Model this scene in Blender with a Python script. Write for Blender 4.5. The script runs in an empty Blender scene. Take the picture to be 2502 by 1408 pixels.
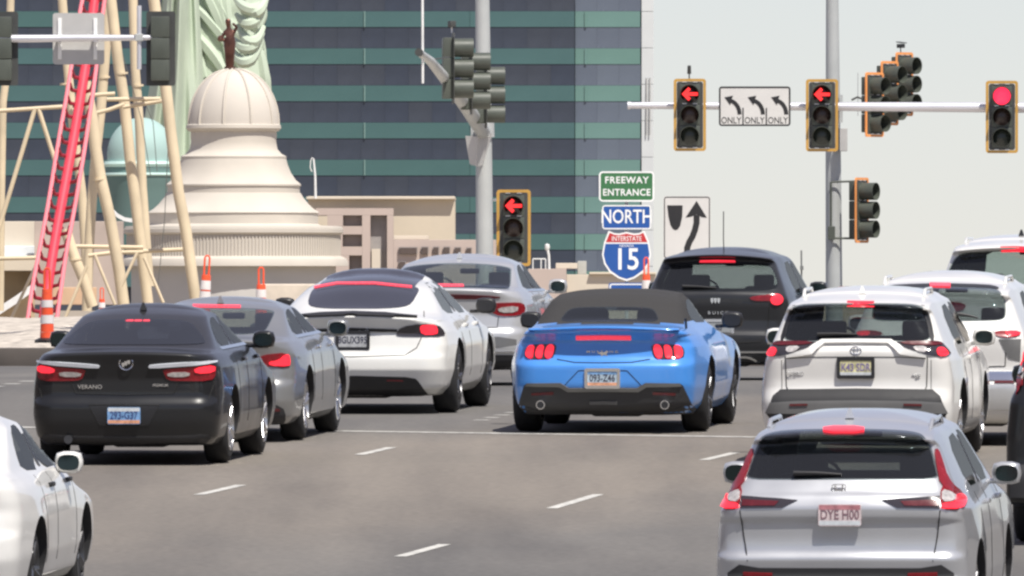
import bpy, bmesh, math, random
from mathutils import Vector, Matrix, Euler
from mathutils.bvhtree import BVHTree
from mathutils.geometry import tessellate_polygon
random.seed(7)
SC = bpy.context.scene
COL = SC.collection

# ------------------------------------------------------------------ camera, sky, sun, exposure
F = 43000.0            # focal length in photo pixels (photo 2502 x 1408)
CAMZ = 4.85
HOR = 730.0            # photo row of the true horizon
cam_d = bpy.data.cameras.new('camera'); cam = bpy.data.objects.new('camera', cam_d); COL.objects.link(cam)
cam_d.sensor_width = 36.0; cam_d.lens = 36.0 * F / 2502.0
cam_d.clip_start = 1.0; cam_d.clip_end = 20000
PITCH = math.atan((HOR - 704.0) / F)
cam.location = (0, 0, CAMZ); cam.rotation_euler = (math.pi / 2 + PITCH, 0, 0)
SC.camera = cam

SUN_EL = math.radians(60); SUN_AZ = math.radians(150)      # azimuth clockwise from +Y (view direction)
w = bpy.data.worlds.new('World'); SC.world = w; w.use_nodes = True
nt = w.node_tree; nt.nodes.clear()
sky = nt.nodes.new('ShaderNodeTexSky'); sky.sky_type = 'NISHITA'; sky.sun_disc = False
sky.sun_elevation = SUN_EL; sky.sun_rotation = SUN_AZ
sky.altitude = 3000; sky.air_density = 1.0; sky.dust_density = 1.0; sky.ozone_density = 1.0      # dry, thin desert air
bg = nt.nodes.new('ShaderNodeBackground'); bg.inputs['Strength'].default_value = 0.065
wo = nt.nodes.new('ShaderNodeOutputWorld')
veil = nt.nodes.new('ShaderNodeMix'); veil.data_type = 'RGBA'; veil.inputs[0].default_value = 0.38     # even pale haze over the whole sky
veil.inputs[7].default_value = (6.9, 6.2, 7.3, 1)
nt.links.new(sky.outputs[0], veil.inputs[6]); nt.links.new(veil.outputs[2], bg.inputs[0]); nt.links.new(bg.outputs[0], wo.inputs[0])
sd = bpy.data.lights.new('sun', 'SUN'); so = bpy.data.objects.new('sun', sd); COL.objects.link(so)
sd.energy = 3.6; sd.angle = math.radians(0.5); sd.color = (1.0, 0.955, 0.88)
sv = Vector((math.sin(SUN_AZ) * math.cos(SUN_EL), math.cos(SUN_AZ) * math.cos(SUN_EL), math.sin(SUN_EL)))
so.rotation_euler = sv.to_track_quat('Z', 'Y').to_euler()
so.location = (0, 0, 200)
SC.view_settings.view_transform = 'Standard'; SC.view_settings.look = 'None'
SC.view_settings.exposure = 0.68; SC.view_settings.gamma = 1.0; SC.view_settings.use_curve_mapping = False
try:
    SC.cycles.max_bounces = 8; SC.cycles.transparent_max_bounces = 12
    SC.cycles.sample_clamp_indirect = 6; SC.cycles.blur_glossy = 0.3; SC.cycles.filter_width = 2.5
except Exception: pass

# ------------------------------------------------------------------ geometry of the place
ROAD = [(0, -1.2), (118, 2.15), (125, 2.345), (135, 2.62), (150, 3.02), (162, 3.32), (176, 3.61), (184, 3.74), (192, 3.83), (200, 3.88), (212, 3.905), (6000, 3.905)]
def road_z(y):
    if y <= 0: return -1.2 + 0.0284 * y
    for (a, za), (b, zb) in zip(ROAD, ROAD[1:]):
        if y <= b: return za + (zb - za) * (y - a) / (b - a)
    return ROAD[-1][1]
VPX = 5600.0
YAW = math.atan((VPX - 1251.0) / F)
def P(px, py, d):                       # a point of the place seen at a photo pixel, d metres down the view
    return Vector(((px - 1251.0) / F * d, d, CAMZ + (HOR - py) / F * d))
def G(px, py):                          # the point of the road seen there
    lo, hi = 60.0, 215.0
    for _ in range(50):
        m = (lo + hi) / 2
        if P(px, py, m).z > road_z(m): lo = m
        else: hi = m
    return Vector((P(px, py, lo).x, lo, road_z(lo)))

# ------------------------------------------------------------------ materials
MATS = {}
def mat(name, col, rough=0.5, metal=0.0, coat=0.0, emit=None, estr=0.0, var=0.08, vscale=3.0, bump=0.0, bscale=30.0,
        spec=0.5, rand=None, flake=0.0):
    if name in MATS: return MATS[name]
    m = bpy.data.materials.new(name); m.use_nodes = True; nt = m.node_tree
    b = nt.nodes['Principled BSDF']
    b.inputs['Roughness'].default_value = rough; b.inputs['Metallic'].default_value = metal
    b.inputs['Specular IOR Level'].default_value = spec
    if coat: b.inputs['Coat Weight'].default_value = coat; b.inputs['Coat Roughness'].default_value = 0.04
    if emit: b.inputs['Emission Color'].default_value = (*emit, 1); b.inputs['Emission Strength'].default_value = estr
    tc = nt.nodes.new('ShaderNodeTexCoord')
    nz = nt.nodes.new('ShaderNodeTexNoise'); nz.inputs['Scale'].default_value = vscale; nz.inputs['Detail'].default_value = 5
    nt.links.new(tc.outputs['Object'], nz.inputs['Vector'])
    mr = nt.nodes.new('ShaderNodeMapRange'); mr.inputs[1].default_value = 0.3; mr.inputs[2].default_value = 0.7
    mr.inputs[3].default_value = 1 - var; mr.inputs[4].default_value = 1 + var
    nt.links.new(nz.outputs[0], mr.inputs[0])
    hsv = nt.nodes.new('ShaderNodeHueSaturation'); hsv.inputs['Color'].default_value = (*col, 1)
    nt.links.new(mr.outputs[0], hsv.inputs['Value'])
    if rand:                                        # each copy its own tone
        oi = nt.nodes.new('ShaderNodeObjectInfo'); mx = nt.nodes.new('ShaderNodeMix'); mx.data_type = 'RGBA'
        mx.inputs[6].default_value = (*col, 1); mx.inputs[7].default_value = (*rand, 1)
        nt.links.new(oi.outputs['Random'], mx.inputs[0]); nt.links.new(mx.outputs[2], hsv.inputs['Color'])
    nt.links.new(hsv.outputs[0], b.inputs['Base Color'])
    r2 = nt.nodes.new('ShaderNodeMapRange'); r2.inputs[1].default_value = 0.3; r2.inputs[2].default_value = 0.7
    r2.inputs[3].default_value = max(0.02, rough * 0.85); r2.inputs[4].default_value = min(1, rough * 1.15)
    nt.links.new(nz.outputs[0], r2.inputs[0]); nt.links.new(r2.outputs[0], b.inputs['Roughness'])
    if bump:
        n2 = nt.nodes.new('ShaderNodeTexNoise'); n2.inputs['Scale'].default_value = bscale; n2.inputs['Detail'].default_value = 6
        bp = nt.nodes.new('ShaderNodeBump'); bp.inputs['Strength'].default_value = bump; bp.inputs['Distance'].default_value = 0.02
        nt.links.new(tc.outputs['Object'], n2.inputs['Vector']); nt.links.new(n2.outputs[0], bp.inputs['Height'])
        nt.links.new(bp.outputs[0], b.inputs['Normal'])
    MATS[name] = m
    return m
def glass_mat(name, tint, gloss=(0.9, 0.95, 1.0), f0=1.5, haze=0.0, hcol=(0.1, 0.11, 0.12)):
    if name in MATS: return MATS[name]
    m = bpy.data.materials.new(name); m.use_nodes = True; nt = m.node_tree; nt.nodes.clear()
    o = nt.nodes.new('ShaderNodeOutputMaterial'); t = nt.nodes.new('ShaderNodeBsdfTransparent'); t.inputs[0].default_value = (*tint, 1)
    g = nt.nodes.new('ShaderNodeBsdfGlossy'); g.inputs[0].default_value = (*gloss, 1); g.inputs['Roughness'].default_value = 0.03
    d = nt.nodes.new('ShaderNodeBsdfDiffuse'); d.inputs[0].default_value = (*hcol, 1)
    fr = nt.nodes.new('ShaderNodeFresnel'); fr.inputs[0].default_value = f0
    m0 = nt.nodes.new('ShaderNodeMixShader'); m0.inputs[0].default_value = haze
    m1 = nt.nodes.new('ShaderNodeMixShader')
    nt.links.new(t.outputs[0], m0.inputs[1]); nt.links.new(d.outputs[0], m0.inputs[2])
    nt.links.new(fr.outputs[0], m1.inputs[0]); nt.links.new(m0.outputs[0], m1.inputs[1]); nt.links.new(g.outputs[0], m1.inputs[2])
    ge = nt.nodes.new('ShaderNodeNewGeometry'); cl = nt.nodes.new('ShaderNodeBsdfTransparent'); m2 = nt.nodes.new('ShaderNodeMixShader')
    nt.links.new(ge.outputs['Backfacing'], m2.inputs[0]); nt.links.new(m1.outputs[0], m2.inputs[1]); nt.links.new(cl.outputs[0], m2.inputs[2])
    nt.links.new(m2.outputs[0], o.inputs[0]); MATS[name] = m
    return m
M_BLACKTRIM = mat('black_trim', (0.018, 0.018, 0.02), 0.45)
M_PLASTIC = mat('dark_plastic', (0.035, 0.035, 0.037), 0.65)
M_TYRE = mat('tyre_rubber', (0.017, 0.017, 0.018), 0.8, bump=0.2)
M_RIM = mat('alloy_rim', (0.55, 0.55, 0.56), 0.28, 0.9)
M_RIMD = mat('dark_rim', (0.10, 0.10, 0.105), 0.35, 0.8)
M_INT = mat('interior', (0.028, 0.028, 0.030), 0.8)
M_SEAT = mat('seat_fabric', (0.06, 0.06, 0.065), 0.85)
M_SEATL = mat('seat_fabric_light', (0.32, 0.31, 0.29), 0.85)
M_BRIGHT = mat('sky_bright_chrome', (0.80, 0.84, 0.90), 0.4, 0.4, var=0.04)  # bright sky reflection put into a pale blue, less metallic colour
M_CHROME = mat('chrome', (0.75, 0.76, 0.78), 0.12, 1.0, var=0.02)
M_RED = mat('red_lens', (0.22, 0.008, 0.014), 0.25, coat=0.2, var=0.15, vscale=20)
M_REDD = mat('dark_red_lens', (0.10, 0.008, 0.012), 0.2, coat=0.6, var=0.2, vscale=20)
M_REDLIT = mat('lit_brake_lens', (0.6, 0.02, 0.03), 0.2, emit=(1.0, 0.03, 0.055), estr=0.7, var=0.2, vscale=25)
M_REDHALF = mat('chmsl_lens', (0.6, 0.03, 0.05), 0.25, emit=(1.0, 0.06, 0.09), estr=0.45, var=0.15, vscale=25)
M_CLEAR = mat('clear_lens', (0.55, 0.52, 0.50), 0.15, 0.3, coat=0.5, var=0.3, vscale=30)
M_SMOKE = mat('smoked_lens', (0.035, 0.03, 0.035), 0.12, coat=0.8)
M_SEAM = mat('panel_gap', (0.012, 0.012, 0.012), 0.8)
M_MIRROR = mat('mirror_glass', (0.035, 0.05, 0.052), 0.12, 0.9, var=0.05)
G_REAR = glass_mat('rear_glass', (0.44, 0.52, 0.50), haze=0.10, gloss=(.8, .85, .9))
G_PRIV = glass_mat('privacy_glass', (0.27, 0.31, 0.31), haze=0.12, hcol=(0.11, 0.115, 0.13), gloss=(.75, .8, .85))
G_DARK = glass_mat('tinted_glass', (0.07, 0.075, 0.085), haze=0.2, hcol=(0.10, 0.105, 0.13), gloss=(.7, .75, .8))
G_FRONT = glass_mat('windscreen_glass', (0.84, 0.90, 0.87), haze=0.04)
G_SIDE = glass_mat('side_glass', (0.35, 0.37, 0.34), haze=0.08, gloss=(.42, .40, .37))

# ------------------------------------------------------------------ object helpers
def finish(name, bm, m, parent=None, smooth=35, origin=None):
    me = bpy.data.meshes.new(name)
    if origin is not None: bmesh.ops.translate(bm, verts=bm.verts, vec=-Vector(origin))
    bmesh.ops.recalc_face_normals(bm, faces=bm.faces)
    bm.to_mesh(me); bm.free()
    for x in (m if isinstance(m, (list, tuple)) else [m]): me.materials.append(x)
    if smooth:
        me.polygons.foreach_set('use_smooth', [True] * len(me.polygons)); me.set_sharp_from_angle(angle=math.radians(smooth))
    o = bpy.data.objects.new(name, me); COL.objects.link(o)
    if parent is not None: o.parent = parent
    return o
def W(name, bm, m, parent, smooth=35):              # part given in place coordinates under an unrotated thing
    return finish(name, bm, m, parent, smooth, origin=parent.location)
def thing(name, label, cat, loc=(0, 0, 0), rot=(0, 0, 0), group=None):
    o = bpy.data.objects.new(name, None); COL.objects.link(o)
    o.location = loc; o.rotation_euler = rot; o.empty_display_size = 0.2
    o['label'] = label; o['category'] = cat
    if group: o['group'] = group
    return o
def tag(o, label, cat, group=None, kind=None):
    o['label'] = label; o['category'] = cat
    if group: o['group'] = group
    if kind: o['kind'] = kind
    return o
def struct(o, kind='structure'):
    o['kind'] = kind; return o
def copy_part(o, parent, loc=None, rot=None, name=None):
    c = o.copy(); COL.objects.link(c); c.parent = parent
    if loc is not None: c.location = loc
    if rot is not None: c.rotation_euler = rot
    return c
def bm_box(bm, c, s, rot=None, bev=0.0):
    r = bmesh.ops.create_cube(bm, size=1.0)
    M = Matrix.Translation(c) @ (rot.to_4x4() if rot is not None else Matrix.Identity(4)) @ Matrix.Diagonal((*s, 1))
    bmesh.ops.transform(bm, matrix=M, verts=r['verts'])
    if bev:
        es = list({e for v in r['verts'] for e in v.link_edges})
        bmesh.ops.bevel(bm, geom=es, offset=bev, segments=2, affect='EDGES', profile=0.6)
    return bm
def box(c, s, rot=None, bev=0.0):
    return bm_box(bmesh.new(), c, s, rot, bev)
def box2(a, b, bev=0.0):                            # corners
    a = Vector(a); b = Vector(b)
    return box((a + b) / 2, [abs(v) for v in (b - a)], None, bev)
def tube(bm, pts, rad, n=10, cap=True):
    pts = [Vector(p) for p in pts]
    if not isinstance(rad, (list, tuple)): rad = [rad] * len(pts)
    rings = []; ref = None
    for i, p in enumerate(pts):
        t = (pts[min(i + 1, len(pts) - 1)] - pts[max(i - 1, 0)]).normalized()
        if ref is None: ref = t.orthogonal().normalized()
        u = (ref - t * ref.dot(t)).normalized(); ref = u; v = t.cross(u)
        rings.append([bm.verts.new(p + (u * math.cos(a) + v * math.sin(a)) * rad[i]) for a in [2 * math.pi * k / n for k in range(n)]])
    for a, b in zip(rings, rings[1:]):
        for k in range(n): bm.faces.new((a[k], a[(k + 1) % n], b[(k + 1) % n], b[k]))
    if cap: bm.faces.new(rings[0][::-1]); bm.faces.new(rings[-1])
    return bm
def lathe(bm, prof, n=48, c=(0, 0, 0), axis='Z', a0=0.0, a1=2 * math.pi, M=None):
    full = abs(a1 - a0 - 2 * math.pi) < 1e-6
    k = n if full else n + 1
    c = Vector(c); rows = []
    for r, h in prof:
        row = []
        for i in range(k):
            a = a0 + (a1 - a0) * i / n
            p = Vector((r * math.cos(a), r * math.sin(a), h))
            if axis == 'X': p = Vector((h, r * math.cos(a), r * math.sin(a)))
            if axis == 'Y': p = Vector((r * math.cos(a), h, r * math.sin(a)))
            if M is not None: p = M @ p
            row.append(bm.verts.new(c + p))
        rows.append(row)
    for a, b in zip(rows, rows[1:]):
        for i in range(n if full else n):
            j = (i + 1) % k
            bm.faces.new((a[i], a[j], b[j], b[i]))
    bmesh.ops.remove_doubles(bm, verts=bm.verts, dist=1e-5)
    return bm
def chaikin(pts, it=1, q=0.25):
    for _ in range(it):
        o = []
        for i in range(len(pts)):
            a = pts[i]; b = pts[(i + 1) % len(pts)]
            o.append((a[0] * (1 - q) + b[0] * q, a[1] * (1 - q) + b[1] * q)); o.append((a[0] * q + b[0] * (1 - q), a[1] * q + b[1] * (1 - q)))
        pts = o
    return pts
def rrect(w_, h_, r, n=4):
    out = []
    for cx, cy, a in ((w_ / 2 - r, h_ / 2 - r, 0), (-w_ / 2 + r, h_ / 2 - r, 90), (-w_ / 2 + r, -h_ / 2 + r, 180), (w_ / 2 - r, -h_ / 2 + r, 270)):
        for k in range(n + 1):
            t = math.radians(a + 90 * k / n); out.append((cx + r * math.cos(t), cy + r * math.sin(t)))
    return out
def plate_bm(poly, y0, y1, bm=None):                # polygon in x,z extruded in y
    bm = bm or bmesh.new()
    a = [bm.verts.new((x, y0, z)) for x, z in poly]; b = [bm.verts.new((x, y1, z)) for x, z in poly]
    bm.faces.new(a); bm.faces.new(b[::-1]); n = len(a)
    for i in range(n): bm.faces.new((a[i], a[(i + 1) % n], b[(i + 1) % n], b[i]))
    return bm
def ring_bm(outer, inner, y0, y1):                  # frame between two outlines of equal count
    bm = bmesh.new(); n = len(outer)
    A = [bm.verts.new((x, y0, z)) for x, z in outer]; B = [bm.verts.new((x, y0, z)) for x, z in inner]
    C_ = [bm.verts.new((x, y1, z)) for x, z in outer]; D = [bm.verts.new((x, y1, z)) for x, z in inner]
    for i in range(n):
        j = (i + 1) % n
        bm.faces.new((A[i], A[j], B[j], B[i])); bm.faces.new((C_[i], D[i], D[j], C_[j]))
        bm.faces.new((A[i], C_[i], C_[j], A[j])); bm.faces.new((B[i], B[j], D[j], D[i]))
    return bm
def text_obj(name, s, size, m, parent, loc, bold=0.0, ext=0.003, sx=1.0, rot=None, space=1.0):
    cu = bpy.data.curves.new(name, 'FONT'); cu.body = s; cu.size = size; cu.extrude = ext; cu.offset = bold * size
    cu.align_x = 'CENTER'; cu.align_y = 'CENTER'; cu.space_character = space; cu.resolution_u = 3
    to = bpy.data.objects.new(name, cu)
    me = bpy.data.meshes.new_from_object(to); bpy.data.objects.remove(to)
    R = Matrix.Rotation(math.pi / 2, 4, 'X')
    if rot is not None: R = rot @ R
    me.transform(Matrix.Translation(loc) @ R @ Matrix.Diagonal((sx, 1, 1, 1)))
    me.materials.clear(); me.materials.append(m); me.name = name
    o = bpy.data.objects.new(name, me); COL.objects.link(o); o.parent = parent
    return o
def lerp_tab(tab, z):
    if z <= tab[0][0]: return tab[0][1]
    for (a, va), (b, vb) in zip(tab, tab[1:]):
        if z <= b: return va + (vb - va) * ((z - a) / (b - a) if b > a else 1)
    return tab[-1][1]


# ================================================================== THE SETTING
def asphalt_mat():
    m = bpy.data.materials.new('asphalt'); m.use_nodes = True; nt = m.node_tree; b = nt.nodes['Principled BSDF']
    b.inputs['Roughness'].default_value = 0.9; b.inputs['Specular IOR Level'].default_value = 0.25
    tc = nt.nodes.new('ShaderNodeTexCoord')
    def noise(scale, rot, sc, det=5):
        mp = nt.nodes.new('ShaderNodeMapping'); mp.inputs['Scale'].default_value = sc; mp.inputs['Rotation'].default_value = (0, 0, rot)
        n = nt.nodes.new('ShaderNodeTexNoise'); n.inputs['Scale'].default_value = scale; n.inputs['Detail'].default_value = det
        nt.links.new(tc.outputs['Object'], mp.inputs[0]); nt.links.new(mp.outputs[0], n.inputs['Vector']); return n
    n1 = noise(0.9, YAW, (1.0, 0.035, 1), 3)            # wear along the lanes
    n2 = noise(0.05, 0.6, (1, 1, 1), 4)                 # broad tone changes
    n3 = noise(14.0, 0, (1, 1, 1), 8)                   # stone grain
    n4 = noise(0.8, YAW, (1, 0.12, 1), 6)              # smears, oil
    cr = nt.nodes.new('ShaderNodeValToRGB'); e = cr.color_ramp.elements
    e[0].position = 0.35; e[0].color = (0.126, 0.123, 0.120, 1); e[1].position = 0.62; e[1].color = (0.158, 0.151, 0.143, 1)
    nt.links.new(n2.outputs[0], cr.inputs[0])
    c2 = nt.nodes.new('ShaderNodeValToRGB'); e = c2.color_ramp.elements
    e[0].position = 0.3; e[0].color = (0.80, 0.80, 0.81, 1); e[1].position = 0.7; e[1].color = (1.10, 1.09, 1.07, 1)
    nt.links.new(n1.outputs[0], c2.inputs[0])
    c3 = nt.nodes.new('ShaderNodeValToRGB'); e = c3.color_ramp.elements
    e[0].position = 0.3; e[0].color = (0.85, 0.85, 0.85, 1); e[1].position = 0.7; e[1].color = (1.14, 1.13, 1.12, 1)
    nt.links.new(n3.outputs[0], c3.inputs[0])
    c4 = nt.nodes.new('ShaderNodeValToRGB'); e = c4.color_ramp.elements
    e[0].position = 0.33; e[0].color = (0.87, 0.87, 0.88, 1); e[1].position = 0.48; e[1].color = (1, 1, 1, 1)
    nt.links.new(n4.outputs[0], c4.inputs[0])
    last = cr.outputs[0]
    for c in (c2, c3, c4):
        mx = nt.nodes.new('ShaderNodeMix'); mx.data_type = 'RGBA'; mx.blend_type = 'MULTIPLY'; mx.inputs[0].default_value = 1
        nt.links.new(last, mx.inputs[6]); nt.links.new(c.outputs[0], mx.inputs[7]); last = mx.outputs[2]
    A_, B_ = G(60, 1245), G(1450, 1112)                 # paler, dusty swath worn across the lanes
    dx_, dy_ = B_.x - A_.x, B_.y - A_.y; ln = math.hypot(dx_, dy_); nx_, ny_ = -dy_ / ln, dx_ / ln
    vm = nt.nodes.new('ShaderNodeVectorMath'); vm.operation = 'DOT_PRODUCT'; vm.inputs[1].default_value = (nx_, ny_, 0)
    nt.links.new(tc.outputs['Object'], vm.inputs[0])
    n5 = noise(0.25, 0.3, (1, 0.3, 1), 5)
    ad = nt.nodes.new('ShaderNodeMath'); ad.operation = 'MULTIPLY_ADD'; ad.inputs[1].default_value = 9.0
    nt.links.new(n5.outputs[0], ad.inputs[0]); nt.links.new(vm.outputs['Value'], ad.inputs[2])
    sb_ = nt.nodes.new('ShaderNodeMath'); sb_.operation = 'SUBTRACT'; sb_.inputs[1].default_value = A_.x * nx_ + A_.y * ny_ + 4.5
    ab = nt.nodes.new('ShaderNodeMath'); ab.operation = 'ABSOLUTE'; nt.links.new(ad.outputs[0], sb_.inputs[0]); nt.links.new(sb_.outputs[0], ab.inputs[0])
    sw_ = nt.nodes.new('ShaderNodeMapRange'); sw_.inputs[1].default_value = 3.0; sw_.inputs[2].default_value = 6.5; sw_.inputs[3].default_value = 1.0; sw_.inputs[4].default_value = 0.0
    nt.links.new(ab.outputs[0], sw_.inputs[0])
    mx = nt.nodes.new('ShaderNodeMix'); mx.data_type = 'RGBA'; mx.blend_type = 'MULTIPLY'; nt.links.new(sw_.outputs[0], mx.inputs[0])
    nt.links.new(last, mx.inputs[6]); mx.inputs[7].default_value = (1.38, 1.30, 1.20, 1); last = mx.outputs[2]
    nt.links.new(last, b.inputs['Base Color'])
    bp = nt.nodes.new('ShaderNodeBump'); bp.inputs['Strength'].default_value = 0.3; bp.inputs['Distance'].default_value = 0.01
    nt.links.new(n3.outputs[0], bp.inputs['Height']); nt.links.new(bp.outputs[0], b.inputs['Normal'])
    return m
M_ASPHALT = asphalt_mat()
M_DIRT = mat('desert_ground', (0.30, 0.25, 0.19), 0.95, var=0.2, vscale=0.3)
M_PAINT = mat('road_paint', (0.50, 0.49, 0.455), 0.7, var=0.35, vscale=9)
bm = bmesh.new(); ys = [20, 60, 100, 118, 125, 135, 150, 162, 176, 184, 192, 200, 212, 240, 300, 420]
rows = [[bm.verts.new((x, y, road_z(y))) for x in (-45, 45)] for y in ys]
for a, b in zip(rows, rows[1:]): bm.faces.new((a[0], a[1], b[1], b[0]))
road = struct(finish('road', bm, M_ASPHALT, smooth=60))
bm = bmesh.new(); ys = [-300, 0, 118, 125, 135, 150, 162, 176, 184, 192, 200, 212, 420, 1500, 6000]
rows = [[bm.verts.new((x, y, road_z(max(y, 0)) - 0.06)) for x in (-4000, -46, 46, 4000)] for y in ys]
for a, b in zip(rows, rows[1:]):
    for k in range(3): bm.faces.new((a[k], a[k + 1], b[k + 1], b[k]))
struct(finish('ground', bm, M_DIRT, smooth=0))

def road_strip(name, p0, p1, wid, dz=0.004):        # painted line lying on the road
    a, b = G(*p0), G(*p1); d = (b - a); L = d.length; n = max(1, int(L / 1.0)); side = Vector((d.y, -d.x, 0)).normalized() * wid / 2
    bm = bmesh.new(); prev = None
    for i in range(n + 1):
        c = a + d * i / n
        jit = random.uniform(-0.012, 0.012)
        q = []
        for s in (-1, 1):
            v = c + side * s * (1 + jit * 3); q.append(bm.verts.new((v.x, v.y, road_z(v.y) + dz)))
        if prev: bm.faces.new((prev[0], prev[1], q[1], q[0]))
        prev = q
    return finish(name, bm, M_PAINT, road, smooth=0)
def along(p0, p1): return road_strip('lane_dash', p0, p1, 0.105)
for p0, p1 in (((977, 1361), (1087, 1331)), ((1348, 1243), (1462, 1209)), ((1720, 1125), (1796, 1107)), ((485, 1210), (589, 1186)),
               ((878, 1112), (957, 1094)), ((150, 1478), (250, 1452)), ((560, 1495), (690, 1456))):
    along(p0, p1)
road_strip('stop_line', (826, 1054), (1850, 1069), 0.26)
road_strip('stop_line', (-60, 1041), (95, 1046), 0.22)
for k in range(5):
    road_strip('lane_dot', (1170 + k * 25, 1028 - k * 6.2), (1184 + k * 25, 1026.8 - k * 6.2), 0.15)
for k in range(4):
    road_strip('lane_dot', (-20 + k * 40, 946 - k * 6.5), (-4 + k * 40, 944.6 - k * 6.5), 0.17)

# crack sealing and seams across the asphalt
M_TAR = mat('tar_seal', (0.075, 0.072, 0.069), 0.6)
def tar(pts, wid=0.03):
    bm = bmesh.new(); prev = None
    for i, p in enumerate(pts):
        q0 = G(*p)
        nx = G(*pts[min(i + 1, len(pts) - 1)]) - G(*pts[max(i - 1, 0)]); s = Vector((nx.y, -nx.x, 0)).normalized() * wid / 2
        q = [bm.verts.new((q0.x + s.x * k, q0.y + s.y * k, road_z(q0.y + s.y * k) + 0.003)) for k in (-1, 1)]
        if prev: bm.faces.new((prev[0], prev[1], q[1], q[0]))
        prev = q
    return finish('tar_seam', bm, M_TAR, road, smooth=0)
rt = random.Random(5)
def crack(x0, y0, x1, y1, wob, wid):
    n = 26; tar([(x0 + (x1 - x0) * k / n + rt.uniform(-wob, wob), y0 + (y1 - y0) * k / n + rt.uniform(-wob, wob) * 0.12) for k in range(n + 1)], wid)

# ---- median island on the left with its kerb and pale rubble
M_KERB = mat('concrete_kerb', (0.11, 0.095, 0.085), 0.9, var=0.2, vscale=2)
M_GRAVEL = mat('pale_gravel', (0.47, 0.42, 0.36), 0.95, var=0.4, vscale=5, bump=0.6, bscale=8)
isl = P(0, 838, 247)
bm = bmesh.new()
for i in range(14):
    x = -16.6 + i * 2.0
    bm_box(bm, (x, 247, 3.905 + 0.12), (1.985, 0.35, 0.27), bev=0.03)
struct(finish('kerb', bm, M_KERB))
bm = bmesh.new(); N = 60; M2 = 26
random.seed(3)
grid = []
for j in range(M2 + 1):
    y = 247.2 + j * 2.0
    row = []
    for i in range(N + 1):
        x = -17.5 + i * 0.45
        hump = 0.55 * math.exp(-((x + 9.2) / 2.4) ** 2) * math.exp(-((y - 266) / 9) ** 2) + 0.35 * math.exp(-((x + 6.2) / 1.1) ** 2) * math.exp(-((y - 262) / 7) ** 2)
        row.append(bm.verts.new((x, y, 4.155 + hump + random.uniform(-0.035, 0.04) * (1 if j else 0))))
    grid.append(row)
for a, b in zip(grid, grid[1:]):
    for i in range(N): bm.faces.new((a[i], a[i + 1], b[i + 1], b[i]))
o = finish('median_ground', bm, M_GRAVEL, smooth=0); struct(o)

# ================================================================== GREEN GLASS TOWER
D_T = 1480.0; S_T = F / D_T
M_PANE = mat('tower_window', (0.040, 0.050, 0.074), 0.3, var=0.2, vscale=0.35, rand=(0.050, 0.058, 0.076), spec=0.4)
M_PANE2 = mat('tower_window_lit_side', (0.105, 0.125, 0.165), 0.25, var=0.1, vscale=0.25, rand=(0.125, 0.15, 0.19), spec=0.5)  # brighter light on the turned face put into paler glass
M_SPAN = mat('tower_green_panel', (0.060, 0.130, 0.125), 0.35, var=0.10, vscale=0.15, rand=(0.066, 0.135, 0.138), spec=0.45)
M_SPAN2 = mat('tower_green_panel_lit_side', (0.13, 0.24, 0.21), 0.3, var=0.08, vscale=0.2, rand=(0.14, 0.25, 0.23), spec=0.5)  # turned face: its stronger light is painted as a paler green
M_CORE = mat('tower_core', (0.044, 0.053, 0.074), 0.7)
M_PALE = mat('pale_concrete', (0.57, 0.595, 0.60), 0.85, var=0.06, vscale=0.3)
M_JOINT = mat('dark_joint', (0.16, 0.17, 0.17), 0.8)
tower = thing('office_tower', 'tall tower with alternating bands of green panels and dark windows behind the white dome', 'building', P(700, 740, D_T))
zz = lambda py: CAMZ + (HOR - py) / F * D_T
xx = lambda px: (px - 1251.0) / F * D_T
z_base = 3.5
W('tower_core', box2((xx(-420), D_T + 0.6, z_base), (xx(1404), D_T + 30, zz(-260))), M_CORE, tower, 0)
W('tower_core', box2((xx(1404.5), D_T + 1.0, z_base), (xx(1567), D_T + 29, zz(-260))), M_CORE, tower, 0)
FLOOR = 90.7
edge0 = 118.0
def unit(w_, h_, dep, m, name, bev=0.0):
    o = finish(name, box((0, 0, 0), (w_, dep, h_), None, bev), m, tower, 0); return o
pw = 58.0 / S_T; ph = 51.0 / S_T
protos = {}
def put(name, w_px, h_px, dep, m, px, py, dy, tilt=0):
    key = (name, round(w_px), round(h_px), m.name)
    loc = Vector((xx(px), D_T + dy, zz(py))) - tower.location
    if key not in protos:
        protos[key] = unit(w_px / S_T, h_px / S_T, dep, m, name); protos[key].location = loc
        o = protos[key]
    else: o = copy_part(protos[key], tower, loc)
    o.rotation_euler = (tilt, 0, 0)
for f in range(-1, 7):
    yb = edge0 + (f - 1) * FLOOR          # top of dark band: 118-? shifted below
    top = 66.5 + f * FLOOR                 # dark band 52 px, then green 38.7 px
    n = 25
    for i in range(n):
        x = -46 + i * 58.0
        put('window_pane', 57.7, 51.6, 0.12, M_PANE, x + 29, top + 25.8, 0.06)
    for i in range(3):
        put('window_pane', 53.3, 51.6, 0.12, M_PANE2, 1405 + 27 + i * 53.6, top + 25.8, 0.40)
    for i, (a, b) in enumerate(((-46, 166), (166, 407), (407, 649), (649, 890), (892, 1148), (1148, 1404))):
        put('green_panel', b - a - 0.8, 38.4, 0.4, M_SPAN, (a + b) / 2, top + 51.8 + 19.4, 0.15)
    put('green_panel', 159, 38.4, 0.4, M_SPAN2, 1485, top + 51.8 + 19.4, 0.5)
    if f < 7:
        put('pale_mullion', 3.6, 38.4, 0.1, mat('pale_green_mullion', (0.16, 0.26, 0.24), 0.5), 891, top + 71.2, -0.12)
        put('green_fin', 5.0, 38.4, 0.1, M_SPAN2, 1431, top + 71.2, 0.24)
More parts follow.
